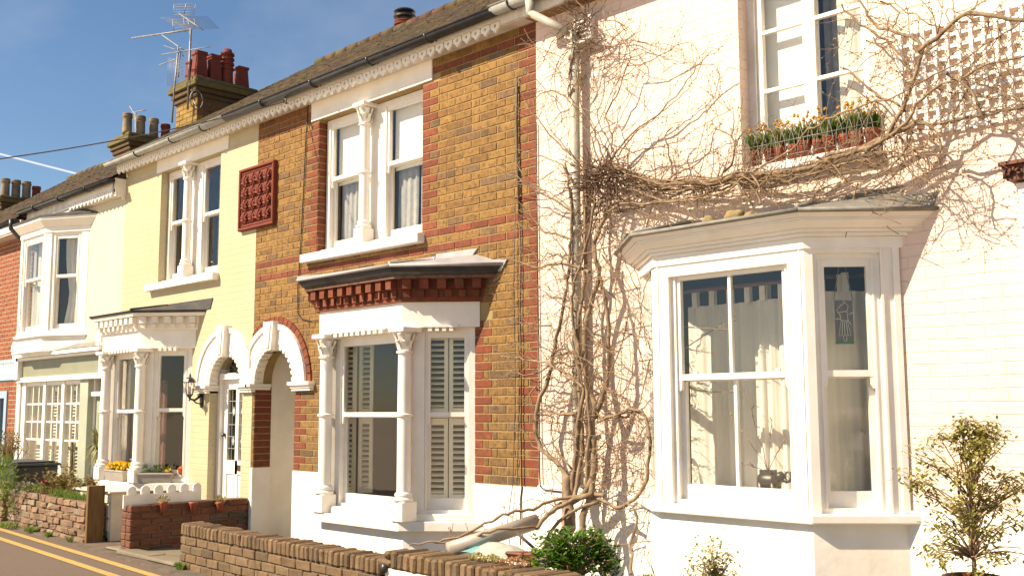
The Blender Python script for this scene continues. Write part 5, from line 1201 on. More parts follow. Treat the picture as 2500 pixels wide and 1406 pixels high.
for s in (-1, 1):
    for k in range(12): u = k/12; a = (uc+s*(.06-.045*u), y_, z1+.235*u); b = (uc+s*(.06-.045*(u+.06)), y_, z1+.235*(u+.07)); m.tube([a, b], [.004, .0025], 4)
m.build('chain', M_RUST, t)
# ================================================================== aerials
def aerial1():
    t = empty('tv_aerial', (-14.0, .78, 6.2)); tag(t, 'tall silver television aerial mast with long boom on the front chimney', 'aerial'); Y = .78
    q = lambda px, py, y=Y: at(px, py, y)
    m = MB(); m.tube([q(458, 268), q(466, 70)], .016, 8); m.build('mast', M_RUST, t)
    m = MB(); m.tube([q(321, 94, .6), q(468, 73)], .012, 6); m.tube([q(395, 86), q(500, 160, 1.1)], .010, 6); m.build('boom', M_RUST, t)
    m = MB()
    for (a, b) in (((421, 47), (438, 10)), ((470, 62), (478, 10))): pass
    m.tube([q(425, 12), q(424, 38)], .004, 4); m.tube([q(478, 10), q(472, 38)], .004, 4); m.tube([q(455, 10), q(449, 36)], .007, 5)
    for k in range(5): m.tube([q(425-k*.4, 12+k*6), q(478-k*1.4, 10+k*6.6)], .004, 4)
    m.tube([q(421, 48), q(425, 80)], .007, 5); m.tube([q(448, 45), q(453, 78)], .007, 5); m.tube([q(474, 46), q(477, 70)], .004, 4)
    for k in range(5): m.tube([q(421+k, 49+k*7), q(476, 46+k*6)], .004, 4)
    m.tube([q(437, 34), q(495, 74)], .010, 6); m.tube([q(456, 44), q(466, 72)], .009, 6)
    for k in range(14):
        u = k/13; c = q(448+u*46, 42+u*30); dd = Vector((.16, .35, .06))*(1-.3*u); m.tube([c-dd*.9, c+dd*.9], .0018, 4)
    m.build('antenna_elements', M_RUST, t)
def aerial2():
    t = empty('tv_aerial', (-14.3, .6, 6.0)); tag(t, 'shorter silver aerial mast with crossed rods left of the tall mast', 'aerial'); Y = .62
    q = lambda px, py, y=Y: at(px, py, y); m = MB(); m.tube([q(420, 300), q(426, 215), q(436, 112)], .013, 7); m.build('mast', M_RUST, t)
    m = MB(); m.tube([q(394, 134), q(512, 115)], .008, 5); m.tube([q(388, 160), q(440, 142)], .008, 5); m.tube([q(400, 112, .5), q(446, 128)], .006, 5); m.tube([q(436, 190), q(440, 128), q(448, 138)], .010, 5)
    for k in range(6): m.tube([q(430, 150+k*9), q(446, 146+k*9)], .005, 4)
    for k in range(10): m.tube([q(411+k*3.2, 140+k*.6), q(409+k*3, 210+k*.6)], .002, 3)
    m.build('antenna_elements', M_RUST, t)
def aerial3():
    t = empty('tv_aerial', (-18.2, 2.3, 6.5)); tag(t, 'small far aerial behind the buff chimney pots', 'aerial'); Y = 2.3
    q = lambda px, py: at(px, py, Y); m = MB(); m.tube([q(331, 380), q(331, 275)], .014, 6); m.build('mast', M_RUST, t)
    m = MB(); m.tube([q(317, 260), q(336, 290)], .014, 5); m.tube([q(322, 276), q(356, 269)], .012, 5)
    for k in range(6): m.tube([q(308, 282+k*2), q(342, 284+k*2)], .005, 4)
    m.build('antenna_elements', M_RUST, t)
aerial1(); aerial2(); aerial3()
t = empty('aerial_bracket', (-13.85, .95, 6.0)); tag(t, 'small grey ring shaped bracket on the side of the front chimney', 'bracket')
m = MB(); q = sy(-13.84, 478, 245); m.tube([(q.x+.02, q.y+.10*math.cos(a), q.z+.14*math.sin(a)) for a in [math.pi*2*k/14 for k in range(15)]], .008, 5); m.tube([(q.x-.06, q.y, q.z), (q.x+.03, q.y, q.z-.1)], .012, 5); m.build('ring', M_RUST, t)
# ================================================================== the bare climber
VR = random.Random(11)
def smooth_pts(P, step=.045):
    """Catmull-Rom through points, resampled"""
    out_ = []
    Q = [P[0]]+P+[P[-1]]
    for i in range(1, len(Q)-2):
        a, b, c, d = Q[i-1], Q[i], Q[i+1], Q[i+2]; n = max(1, int((c-b).length/step))
        for k in range(n):
            t = k/n; out_.append(.5*((2*b)+(c-a)*t+(2*a-5*b+4*c-d)*t*t+(3*b-a-3*c+d)*t*t*t))
    out_.append(P[-1]); return out_
BR = []      # finished branches, for twigs to start from
vm, vt_, vb = MB(), MB(), MB()     # trunks, twigs, buds
def vine(px, r0, r1, y0=-.12, y1=None, n=7, wob=.008, twigs=0, tl=(.15, .45), dens=None, mb=None):
    r0 *= .80; r1 *= .78
    y1 = y0 if y1 is None else y1; k = len(px); P = []
    for i, p in enumerate(px):
        yy = p[2] if len(p) > 2 else y0+(y1-y0)*i/max(1, k-1); P.append(at(p[0], p[1], yy))
    wob *= .5 if r0 > .012 else .7
    S = smooth_pts(P); S = [p+Vector((VR.gauss(0, wob), VR.gauss(0, wob), VR.gauss(0, wob))) for p in S]
    m = len(S); rs = [(r0+(r1-r0)*i/(m-1))*VR.uniform(.88, 1.14) for i in range(m)]
    (mb or (vm if r0 > .009 else vt_)).tube(S, rs, n if r0 > .012 else 5)
    BR.append((S, rs))
    for _ in range(int(twigs*.55+.5)):
        i = VR.randrange(2, m-1); d = (S[i]-S[i-1]).normalized(); twig(S[i], d, VR.uniform(*tl), max(.0026, rs[i]*.26 if rs[i] < .02 else .0048))
def twig(p, d, L, r, depth=0, up=.25, curl=None):
    """a thin shoot that leaves its branch sideways and wanders"""
    side = 1 if VR.random() < .5 else -1
    ang = VR.uniform(.5, 1.2)*side; dd = Vector((d.x*math.cos(ang)-d.z*math.sin(ang), VR.gauss(-.12, .16), d.x*math.sin(ang)+d.z*math.cos(ang)))
    dd = (dd+Vector((0, 0, up*VR.random()))).normalized(); n = max(3, int(L/.035)); q = [Vector(p)]; st = L/n; bend = VR.gauss(0, .07) if curl is None else curl
    for i in range(n):
        a = bend+VR.gauss(0, .065); dd = Vector((dd.x*math.cos(a)-dd.z*math.sin(a), dd.y*.96+VR.gauss(0, .05), dd.x*math.sin(a)+dd.z*math.cos(a))).normalized()
        nx_ = q[-1]+dd*st
        if nx_.y > -.012: nx_.y = -.012; dd.y = -abs(dd.y)*.3
        if nx_.y < -.55: dd.y = abs(dd.y)*.3
        q.append(nx_)
    rs = [r*(1-.55*i/n) for i in range(n+1)]; vt_.tube(q, rs, 4)
    for i in range(1, n+1):
        if VR.random() < .30:
            t_ = (q[i]-q[i-1]).normalized(); o = t_.cross(Vector((0, 1, 0)))*(1 if VR.random() < .5 else -1); e = q[i]+(o*.6+t_).normalized()*VR.uniform(.010, .020); vb.tube([q[i], q[i].lerp(e, .5), e], [.0025, .0045, .001], 4, cap=False)
    if depth < 2:
        for _ in range(VR.choice((0, 1, 1, 2) if depth == 0 else (0, 0, 1))):
            i = VR.randrange(1, n); twig(q[i], (q[i]-q[i-1]).normalized(), L*VR.uniform(.3, .6), r*.75, depth+1)
V = vine
# root and lower trunks
V([(1372, 1320, -.42), (1388, 1285, -.34), (1386, 1245, -.27), (1384, 1200, -.22), (1386, 1160, -.20)], .062, .055, n=12, wob=.006, twigs=2)
V([(1420, 1330, -.40), (1425, 1260, -.32), (1440, 1215, -.26), (1447, 1160, -.22)], .035, .028, n=9)
V([(1386, 1165, -.2), (1371, 1143), (1345, 1115), (1320, 1095), (1308, 1048), (1309, 1010), (1316, 985), (1328, 950), (1338, 925), (1348, 880), (1360, 820), (1375, 750), (1388, 670), (1392, 600), (1396, 520), (1387, 440), (1380, 400)], .024, .012, -.22, -.13, n=8, twigs=26)
V([(1395, 1205, -.2), (1405, 1110), (1412, 1040), (1420, 980), (1425, 950), (1405, 930), (1370, 905), (1330, 885), (1290, 880), (1250, 872), (1222, 870)], .028, .006, -.2, -.28, n=8, twigs=18)
V([(1395, 1225, -.24), (1430, 1200), (1447, 1160), (1450, 1107), (1445, 1028), (1454, 996), (1440, 950), (1430, 900), (1427, 812), (1435, 770), (1445, 731), (1463, 670), (1449, 613), (1461, 560), (1484, 517), (1491, 471), (1480, 440)], .034, .018, -.24, -.16, n=9, twigs=30)
V([(1452, 1020, -.2), (1475, 960), (1485, 920), (1488, 880), (1487, 830), (1482, 760), (1470, 700), (1455, 640), (1452, 600)], .026, .014, -.2, -.2, n=8, twigs=22)
V([(1405, 1210, -.22), (1418, 1130), (1422, 1060), (1417, 1000), (1415, 950), (1412, 800), (1425, 700), (1430, 620), (1428, 540), (1432, 480), (1425, 410)], .024, .014, -.2, -.18, n=8, twigs=26)
V([(1430, 1190, -.24), (1436, 1100), (1440, 1040), (1433, 960), (1424, 900), (1410, 840), (1395, 760), (1402, 690), (1420, 640), (1440, 560), (1455, 480), (1470, 410)], .020, .012, -.26, -.2, twigs=16)
V([(1460, 1032), (1500, 1015), (1545, 1000), (1575, 1020), (1587, 1060), (1585, 1110), (1583, 1150), (1570, 1190), (1550, 1215), (1525, 1232), (1500, 1237), (1470, 1222), (1430, 1212)], .013, .020, -.22, -.26, twigs=16)
V([(1541, 1400, -.50), (1543, 1350, -.40), (1536, 1325), (1548, 1300), (1553, 1260), (1545, 1235), (1530, 1225)], .017, .010, -.3, -.26, twigs=2)
V([(1543, 1345, -.42), (1560, 1300), (1575, 1262), (1585, 1240)], .008, .004, -.3)
V([(1320, 1000), (1345, 1005), (1380, 1012), (1408, 1010)], .010, .016, -.18); V([(1460, 1015), (1500, 1018), (1530, 1015), (1556, 1005), (1580, 1020)], .015, .008, -.2, twigs=6)
V([(1060, 1326, -1.15), (1120, 1310, -1.08), (1170, 1285, -.98), (1230, 1258, -.85), (1300, 1240, -.65), (1360, 1220, -.42), (1420, 1212, -.3), (1475, 1208, -.25)], .010, .020, -.9, twigs=0)
V([(1000, 1333, -1.35), (1060, 1322, -1.28), (1100, 1328, -1.2), (1180, 1300, -1.05), (1250, 1290, -.9), (1310, 1285, -.72), (1335, 1255, -.55), (1370, 1225, -.35)], .007, .015, -.9)
V([(1310, 1290, -.75), (1330, 1262, -.6), (1360, 1240, -.45), (1400, 1218, -.35), (1450, 1205, -.28)], .018, .024, -.4, twigs=3)
V([(1330, 1330, -.6), (1350, 1290, -.5), (1380, 1260, -.42), (1420, 1235, -.34), (1460, 1225, -.28)], .016, .018, -.4)
for (x_, y_) in ((1200, 1290), (1235, 1252), (1100, 1318), (1290, 1285), (1330, 1250), (1150, 1308), (1260, 1272)):
    p_ = at(x_, y_, -1.0+.0026*(x_-1100)); twig(p_, Vector((.9, 0, .4)), .13, .004); twig(p_, Vector((-.9, 0, .3)), .10, .004)
# branches reaching left over the brick
V([(1398, 520), (1370, 498), (1335, 478), (1305, 465), (1285, 450), (1262, 435), (1235, 425), (1213, 408)], .013, .004, -.14, -.3, twigs=14)
V([(1395, 512), (1382, 500), (1340, 470), (1310, 462), (1290, 442), (1272, 418), (1250, 395), (1215, 408)], .008, .004, -.14, -.26, twigs=6)
V([(1392, 585), (1370, 575), (1340, 568), (1315, 562), (1280, 556), (1262, 545), (1240, 558), (1222, 552)], .014, .004, -.15, -.28, twigs=14)
V([(1330, 566), (1310, 545), (1285, 515), (1262, 490), (1235, 468)], .009, .003, -.16, -.28, twigs=8)
V([(1440, 665), (1400, 650), (1370, 645), (1340, 645), (1310, 655), (1280, 645), (1250, 635), (1225, 612)], .018, .004, -.18, -.32, twigs=16)
V([(1345, 795), (1320, 792), (1290, 790), (1260, 785), (1240, 775)], .012, .004, -.2, -.3, twigs=12)
V([(1420, 870), (1380, 850), (1350, 860), (1320, 845), (1290, 852), (1262, 838), (1240, 842)], .012, .004, -.2, -.3, twigs=14)
V([(1400, 900), (1360, 885), (1320, 905), (1290, 915), (1240, 905), (1222, 885)], .012, .004, -.2, -.3, twigs=14)
V([(1405, 760), (1370, 740), (1340, 720), (1310, 700), (1290, 672)], .009, .003, -.2, -.3, twigs=10)
V([(1320, 1095), (1300, 1085), (1290, 1060), (1280, 1050), (1276, 1032)], .008, .004, -.2, -.28, twigs=8)
V([(1320, 1095), (1345, 1080), (1360, 1100), (1385, 1128), (1395, 1145)], .009, .012, -.2, twigs=5)
V([(1312, 940), (1296, 960), (1300, 990), (1310, 1005)], .008, .008, -.2)
V([(1419, 395), (1374, 363), (1342, 331), (1307, 284), (1282, 250), (1262, 180)], .011, .003, -.14, -.2, twigs=12)
V([(1410, 462), (1385, 430), (1374, 402), (1345, 390), (1310, 377), (1264, 366)], .010, .003, -.14, -.24, twigs=10)
V([(1390, 249), (1381, 235), (1367, 226), (1335, 224), (1307, 240), (1290, 255)], .010, .004, -.13, -.16, twigs=4)
V([(1335, 224), (1307, 195), (1278, 174), (1257, 168)], .006, .003, -.13, -.18, twigs=3)
V([(1403, 115), (1392, 156), (1389, 199), (1390, 235), (1398, 215), (1412, 185), (1408, 150)], .012, .006, -.14, twigs=4)
V([(1311, 172), (1340, 120), (1370, 70), (1385, 40)], .005, .004, -.1); V([(1372, 300), (1355, 220), (1362, 150), (1400, 110), (1420, 80)], .005, .004, -.1)
# long shoots over the pink wall
V([(1492, 388), (1534, 338), (1570, 302), (1605, 284), (1627, 256), (1659, 224), (1691, 181), (1709, 153), (1737, 124)], .010, .004, -.10, -.2, twigs=14)
V([(1505, 385), (1550, 330), (1590, 296), (1622, 268), (1665, 232), (1700, 190), (1712, 150), (1730, 118), (1754, 120), (1768, 140), (1758, 158), (1740, 154)], .007, .002, -.10, -.16, twigs=6)
V([(1495, 373), (1492, 331), (1478, 281), (1470, 267)], .010, .005, -.12, twigs=3)
V([(1478, 281), (1506, 235), (1520, 192), (1531, 164), (1563, 160), (1598, 142), (1634, 123), (1666, 105), (1691, 110), (1705, 128), (1708, 155)], .008, .003, -.12, -.16, twigs=6)
V([(1531, 164), (1540, 145), (1536, 120), (1520, 100), (1505, 80), (1502, 40), (1520, 5)], .006, .003, -.14, twigs=4)
V([(1641, 427), (1641, 398), (1630, 363), (1623, 338), (1640, 310)], .010, .005, -.16, twigs=6)
V([(1773, 420), (1787, 402), (1794, 366), (1787, 331), (1748, 313)], .011, .006, -.2, twigs=8)
V([(1787, 331), (1790, 300), (1789, 262)], .006, .003, -.2, twigs=3); V([(1794, 366), (1800, 340), (1828, 310)], .006, .003, -.2, twigs=3)
V([(1598, 473), (1641, 430), (1687, 409), (1719, 384), (1737, 348), (1748, 313), (1760, 300)], .011, .004, -.2, twigs=10)
V([(1495, 395), (1560, 370), (1640, 350), (1700, 315), (1735, 295), (1790, 260)], .006, .003, -.12, -.16, twigs=10)
V([(1448, 150), (1520, 100), (1560, 104), (1600, 115), (1650, 128), (1690, 150), (1695, 180)], .005, .002, -.08, -.1, twigs=4)
V([(1445, 108), (1500, 112), (1540, 100), (1580, 105), (1620, 122), (1660, 120)], .005, .002, -.1, twigs=3)
V([(1448, 170), (1470, 160), (1500, 165), (1530, 182), (1560, 183)], .005, .002, -.1, twigs=2)
V([(1440, 330), (1470, 280), (1500, 215), (1545, 130), (1558, 95), (1565, 40), (1562, 32)], .005, .002, -.1, -.12, twigs=4)
V([(1440, 270), (1460, 220), (1480, 150), (1500, 90), (1530, 40)], .006, .003, -.1, twigs=4)
V([(1470, 415), (1440, 330), (1420, 290), (1380, 210), (1350, 140)], .008, .003, -.14, twigs=6)
V([(1480, 410), (1470, 370), (1440, 300), (1415, 250), (1420, 215)], .012, .006, -.14, twigs=6)
# the thick horizontal bundle
MAIN = [(1470, 405), (1481, 398), (1527, 420), (1570, 441), (1623, 452), (1677, 448), (1748, 441), (1805, 430), (1855, 427), (1920, 420), (1973, 410), (2029, 386), (2069, 378), (2120, 358), (2168, 334), (2228, 303), (2250, 295)]
V(MAIN, .018, .020, -.2, -.24, n=9, twigs=40, tl=(.12, .4))
V([(x+VR.uniform(-6, 6), y-6+VR.uniform(-4, 4)) for x, y in MAIN], .016, .018, -.14, -.16, n=7, twigs=30)
V([(1480, 440), (1530, 462), (1580, 478), (1640, 490), (1700, 480), (1760, 462), (1830, 445), (1900, 448), (1960, 430), (2020, 412), (2090, 395), (2140, 382)], .013, .010, -.22, -.2, twigs=26)
V([(1500, 520), (1560, 505), (1620, 490), (1690, 462), (1750, 440), (1830, 452), (1900, 470), (1990, 478), (2060, 450), (2120, 440)], .014, .007, -.2, -.2, twigs=26)
V([(1484, 517), (1520, 500), (1600, 495), (1680, 490), (1760, 470), (1820, 430), (1840, 420), (1870, 400), (1930, 370), (1975, 320), (2069, 271), (2188, 235), (2256, 195), (2347, 151), (2427, 92), (2499, 55)], .010, .006, -.24, -.3, twigs=18)
for k in range(16):
    o = VR.uniform(-14, 22); a_ = VR.uniform(1470, 1560); b_ = VR.uniform(1850, 2180); q_ = [p for p in MAIN if a_ < p[0] < b_]
    if len(q_) > 2: V([(x+VR.uniform(-10, 10), y+o+VR.uniform(-8, 8)+(10 if x < 1850 else 22)*VR.random()) for x, y in q_], VR.uniform(.005, .010), VR.uniform(.004, .006), VR.uniform(-.12, -.3), n=5, wob=.006, twigs=9, tl=(.08, .3))
V([(1815, 425), (1830, 418), (1845, 440), (1858, 470), (1850, 478)], .014, .006, -.28, twigs=2); V([(1780, 445), (1800, 450), (1820, 480), (1835, 502)], .014, .008, -.3, twigs=2)
V([(1855, 500, -.35), (1848, 470), (1870, 440), (1890, 415)], .009, .005, -.3, twigs=3)
V([(2000, 385), (2030, 400), (2050, 425), (2068, 450)], .010, .005, -.28, twigs=6)
# right hand: rising trunks and the big bend
V([(2110, 372), (2150, 345), (2180, 305), (2200, 271), (2215, 240), (2224, 215), (2230, 190), (2236, 171), (2246, 140), (2256, 119), (2244, 103), (2220, 90), (2192, 80), (2148, 68), (2128, 52), (2110, 25), (2096, -5)], .019, .009, -.26, -.22, n=9, twigs=44, tl=(.15, .5))
V([(2120, 362), (2168, 334), (2215, 300), (2236, 255), (2270, 228), (2299, 207), (2347, 191), (2387, 167), (2440, 150), (2500, 138)], .014, .009, -.28, -.3, n=8, twigs=24)
V([(2240, 130), (2262, 108), (2285, 95), (2303, 80), (2327, 52), (2345, 40), (2359, 36), (2385, 34), (2419, 38), (2460, 48), (2510, 54)], .017, .015, -.30, -.38, n=9, twigs=26)
V([(2236, 300), (2252, 299), (2300, 300), (2347, 291), (2385, 283), (2427, 275), (2470, 266), (2505, 262)], .012, .010, -.28, -.3, n=7, twigs=20)
V([(2061, 167), (2085, 185), (2108, 207), (2148, 239), (2175, 252), (2200, 259), (2230, 291), (2250, 300)], .008, .010, -.2, -.24, twigs=14)
V([(2057, 12), (2089, 52), (2128, 80), (2164, 100), (2196, 131), (2212, 150), (2220, 171), (2226, 190)], .008, .012, -.2, -.24, twigs=14)
V([(2110, 100), (2150, 110), (2190, 98), (2160, 120), (2110, 150), (2098, 170)], .007, .004, -.2, twigs=10)
V([(2150, 5), (2172, 12), (2190, 30), (2186, 60), (2180, 72)], .007, .005, -.22, twigs=8)
V([(2300, 70), (2270, 62), (2245, 45), (2200, 20), (2180, -5)], .006, .004, -.3, twigs=8)
V([(2350, 185), (2365, 215), (2352, 240), (2330, 270), (2328, 290)], .010, .005, -.3, twigs=8)
V([(2310, 180), (2345, 200), (2370, 222), (2390, 260), (2400, 290)], .014, .008, -.32, twigs=14)
V([(2240, 300), (2275, 310), (2293, 330), (2296, 360), (2292, 392), (2300, 428)], .011, .006, -.3, -.32, twigs=24, tl=(.12, .4))
V([(2230, 320), (2200, 380), (2150, 425), (2070, 470), (2000, 490)], .008, .004, -.25, twigs=16); V([(2200, 330), (2230, 380), (2262, 430), (2320, 455)], .006, .003, -.3, twigs=10)
V([(2130, 370), (2200, 372), (2260, 385), (2300, 420), (2370, 420)], .006, .003, -.26, twigs=12)
V([(2100, 385), (2160, 410), (2210, 440), (2180, 500)], .006, .003, -.24, twigs=12)
V([(2352, 240), (2400, 275), (2450, 262), (2500, 240)], .006, .003, -.3, twigs=10)
for k in range(12): V([(2170+VR.uniform(-90, 60), 330+VR.uniform(-60, 60)), (2220+VR.uniform(-80, 80), 390+VR.uniform(-60, 60)), (2260+VR.uniform(-100, 60), 430+VR.uniform(-60, 80))], .0045, .0028, VR.uniform(-.15, -.36), n=4, twigs=4, tl=(.1, .3))
for k in range(9): V([(2280+VR.uniform(-60, 220), 20+VR.uniform(-20, 260)), (2310+VR.uniform(-60, 190), 40+VR.uniform(-20, 260)), (2340+VR.uniform(-40, 170), 60+VR.uniform(-40, 200))], .0045, .0028, VR.uniform(-.15, -.4), n=4, twigs=3, tl=(.1, .3))
# tangles round the stems beside the drainpipe
def tangle(x0, x1, y0, y1, n, yy=(-.3, -.1), L=110, mb=None, r=.0038, tw=2):
    for _ in range(n if mb else int(n*.46)):
        x, y = VR.uniform(x0, x1), VR.uniform(y0, y1); a = VR.uniform(0, 6.28); p = [(x, y)]; dy = VR.uniform(*yy); bend = VR.gauss(0, .13)
        for k in range(5): a += bend+VR.gauss(0, .14); x += math.cos(a)*L/5; y += math.sin(a)*L/5; p.append((x, y))
        V(p, VR.uniform(.6, 1.5)*r, r*.7, dy, n=4, wob=.004, twigs=tw, tl=(.08, .22), mb=mb)
tangle(1340, 1500, 540, 700, 26); tangle(1330, 1500, 700, 900, 34); tangle(1300, 1450, 840, 940, 22); tangle(1340, 1570, 900, 1080, 40); tangle(1400, 1590, 1080, 1230, 46); tangle(1330, 1420, 980, 1150, 12)
tangle(1480, 1600, 560, 1000, 26, L=260, r=.0055); tangle(1370, 1480, 0, 180, 60, L=120, r=.004, yy=(-.3, -.05)); tangle(1330, 1500, 180, 420, 18, L=160)
tangle(1500, 1560, 1010, 1230, 22, L=130); tangle(1560, 1750, 380, 520, 30, L=150); tangle(1750, 2120, 400, 500, 46, L=140); tangle(1470, 1640, 440, 580, 24, L=120)
tangle(1290, 1420, 1000, 1200, 10, L=120); tangle(1520, 1590, 1200, 1330, 8, L=120)
nest = MB(); tangle(1425, 1500, 402, 450, 40, yy=(-.36, -.2), L=70, mb=nest, r=.0055, tw=0); tangle(1420, 1515, 402, 462, 95, yy=(-.30, -.04), L=70, mb=nest, r=.0045, tw=0); tangle(1425, 1460, 455, 540, 40, yy=(-.2, -.03), L=80, mb=nest, r=.0045, tw=0); tangle(1395, 1445, 30, 130, 60, yy=(-.25, -.05), L=70, mb=nest, r=.004, tw=0)
# long thin hanging shoots
for (px_, y0_, y1_) in ((1480, 700, 1180), (1465, 640, 1000), (1510, 600, 1180), (1375, 620, 1150), (1360, 860, 1150), (1495, 1030, 1330), (1520, 1040, 1240), (1540, 1060, 1200), (1390, 700, 1100), (1340, 870, 1050), (1475, 1100, 1330), (1588, 1200, 1395), (1352, 1000, 1240)):
    V([(px_+VR.uniform(-12, 12), y0_+(y1_-y0_)*k/6) for k in range(7)], .0045, .0035, VR.uniform(-.24, -.1), n=4, twigs=6, tl=(.06, .2))
for (xa, ya, xb, yb) in ((1480, 640, 1590, 930), (1440, 560, 1610, 860), (1470, 620, 1575, 760), (1500, 540, 1600, 900), (1450, 900, 1590, 1080), (1600, 620, 1520, 1000), (1470, 1180, 1580, 1010), (1440, 1120, 1600, 960)):
    V([(xa+(xb-xa)*k/4+VR.uniform(-10, 10), ya+(yb-ya)*k/4+VR.uniform(-10, 10)) for k in range(5)], .006, .004, VR.uniform(-.3, -.12), n=4, twigs=5, tl=(.08, .25))
VI = empty('climbing_plant', at(1386, 1320, -.42)); tag(VI, 'bare brown twisted climber spreading over the pink wall and drainpipe', 'climber')
vm.build('trunk', M_BARK, VI, recalc=False); o = vt_.build('twigs', M_TWIG, VI, recalc=False); o['kind'] = 'stuff'; o = vb.build('buds', M_BARK, VI, recalc=False); o['kind'] = 'stuff'
o = nest.build('twig_mass', M_NEST, VI, recalc=False); o['kind'] = 'stuff'
# ================================================================== shrubs and ground plants
def stems(m, base, tips, r, rn, n=6):
    for tp in tips:
        q = [Vector(base)]; b = Vector(base); tp = Vector(tp)
        for k in range(1, n+1): u = k/n; p = b.lerp(tp, u); p += Vector((rn.gauss(0, .012), rn.gauss(0, .012), .03*math.sin(u*3.1))); q.append(p)
        m.tube(q, [r*(1-.7*k/n) for k in range(n+1)], 5)
# glossy evergreen behind the coping
c = at(1402, 1340, -1.17); rn = random.Random(21); t = empty('evergreen_bush', (c.x, c.y, .55)); tag(t, 'small glossy dark green evergreen bush behind the tan coping', 'bush')
m = MB(); tips = []
for k in range(70):
    a = rn.uniform(0, 6.28); e = rn.uniform(.05, 1.2); tips.append(Vector((c.x+.36*math.cos(a)*math.cos(e)*rn.uniform(.6, 1), c.y+.22*math.sin(a)*math.cos(e), .62+.25*math.sin(e)*rn.uniform(.7, 1.05)+.01)))
stems(m, (c.x, c.y, .5), tips, .007, rn); m.build('stem', M_TWIG, t)
m = MB()
for tp in tips:
    for q in range(30):
        a = rn.uniform(0, 6.28); u = rn.uniform(0, .18); d = Vector((math.cos(a), math.sin(a), rn.uniform(-.1, .9))); m.leaf(tp-Vector((0, 0, u))+Vector((rn.gauss(0, .02), rn.gauss(0, .02), 0)), d, (0, 0, 1), rn.uniform(.042, .070), rn.uniform(.022, .032), .18)
m.build('foliage', L_DARK, t, recalc=False)
# tall sparse shrub at the right edge
c = at(2378, 1398, -.85); rn = random.Random(4); t = empty('olive_shrub', (c.x, c.y, .45)); tag(t, 'sparse olive leaved shrub in a pot in front of the pink wall', 'shrub')
m = MB(); m.lathe([(.10, .45), (.135, .70), (.15, .705), (.155, .76), (.135, .765), (.13, .74)], c.x, c.y, 20); m.build('pot', M_TERRB, t)
m = MB(); top = Vector((c.x-.02, c.y, 1.15)); m.tube([(c.x, c.y, .72), (c.x+.005, c.y, .9), (c.x, c.y, 1.05), top], [.012, .011, .009, .008], 7)
tips = []
for k in range(84):
    a = rn.uniform(0, 6.28); z = rn.uniform(.82, 1.53); R = .28*math.sin(min(1, (z-.62)/.36)*1.57)*(1 if z < 1.36 else max(.2, (1.60-z)/.22)); R *= rn.choice((.3, .5, .7, .9, 1.0, 1.18))
    tips.append(Vector((c.x-.01+R*math.cos(a)*1.05, c.y+R*math.sin(a)*.9, z)))
for tp in tips: stems(m, (c.x, c.y, min(1.15, max(.85, tp.z-.22))), [tp], .005, rn, 5)
low = [Vector((c.x-.24, c.y, .93)), Vector((c.x-.22, c.y-.03, .84)), Vector((c.x+.2, c.y, .88)), Vector((c.x-.1, c.y, .88)), Vector((c.x+.1, c.y+.1, 1.0)), Vector((c.x+.17, c.y-.1, 1.02))]
for tp in low: stems(m, (c.x, c.y, .84), [tp], .004, rn, 5)
m.build('stem', M_TWIG, t)
m = MB()
for tp in tips+low:
    for q in range(36 if tp.z > .95 else 16):
        a = rn.uniform(0, 6.28); b = Vector((c.x, c.y, tp.z-.06)); p = tp.lerp(b, rn.uniform(-.05, .45))+Vector((rn.gauss(0, .022), rn.gauss(0, .022), rn.gauss(0, .022)))
        m.leaf(p, (math.cos(a), math.sin(a), rn.uniform(-.9, .5)), (0, 0, 1), rn.uniform(.034, .056), rn.uniform(.014, .021), .2)
m.build('foliage', L_OLIVE, t, recalc=False)
# small olive shrub at the bottom edge
c = at(1745, 1400, -1.2); rn = random.Random(9); t = empty('olive_shrub', (c.x, c.y, .4)); tag(t, 'small yellowish green shrub below the white bay window at the bottom edge', 'shrub')
m = MB(); tips = [Vector((c.x+rn.gauss(0, .075), c.y+rn.gauss(0, .06), .62+rn.uniform(0, .19))) for _ in range(34)]+[Vector((c.x+.01, c.y, .875)), Vector((c.x-.13, c.y, .84)), Vector((c.x+.13, c.y, .72)), Vector((c.x+.03, c.y, .80)), Vector((c.x-.04, c.y, .82))]
stems(m, (c.x, c.y, .4), tips, .0045, rn); m.build('stem', M_TWIG, t); m = MB()
for tp in tips:
    for q in range(22): a = rn.uniform(0, 6.28); m.leaf(tp+Vector((rn.gauss(0, .02), rn.gauss(0, .02), rn.gauss(-.02, .03))), (math.cos(a), math.sin(a), rn.uniform(-.3, .8)), (0, 0, 1), rn.uniform(.026, .040), .015, .2)
m.build('foliage', L_OLIVE, t, recalc=False)
def tuft(name, label, cat, c, R, n, h, mat, w_=.004, lean=.5, group=None, seed=1, kind=None):
    rn = random.Random(seed); m = MB()
    for _ in range(n):
        a = rn.uniform(0, 6.28); r = math.sqrt(rn.random()); b = Vector((c[0]+R[0]*r*math.cos(a), c[1]+R[1]*r*math.sin(a), c[2])); hh = h*rn.uniform(.5, 1.1); l = hh*lean*rn.random(); a2 = rn.uniform(0, 6.28)
        sd = Vector((math.sin(a2), math.cos(a2), 0))*w_; mid = b+Vector((l*.4*math.cos(a2), l*.4*math.sin(a2), hh*.6)); e = b+Vector((l*math.cos(a2), l*math.sin(a2), hh))
        m.add([b-sd, b+sd, mid+sd*.8, mid-sd*.8, e], [(0, 1, 2, 3), (3, 2, 4)])
    o = m.build(name, mat, loc=c, recalc=False); tag(o, label, cat, group, kind); return o
c = at(1690, 1403, -1.3); tuft('grass_tuft', 'grey green spiky tuft left of the yellowish shrub at the bottom', 'tuft', (c.x, c.y, .60), (.09, .05), 90, .08, L_OLIVE, seed=5)
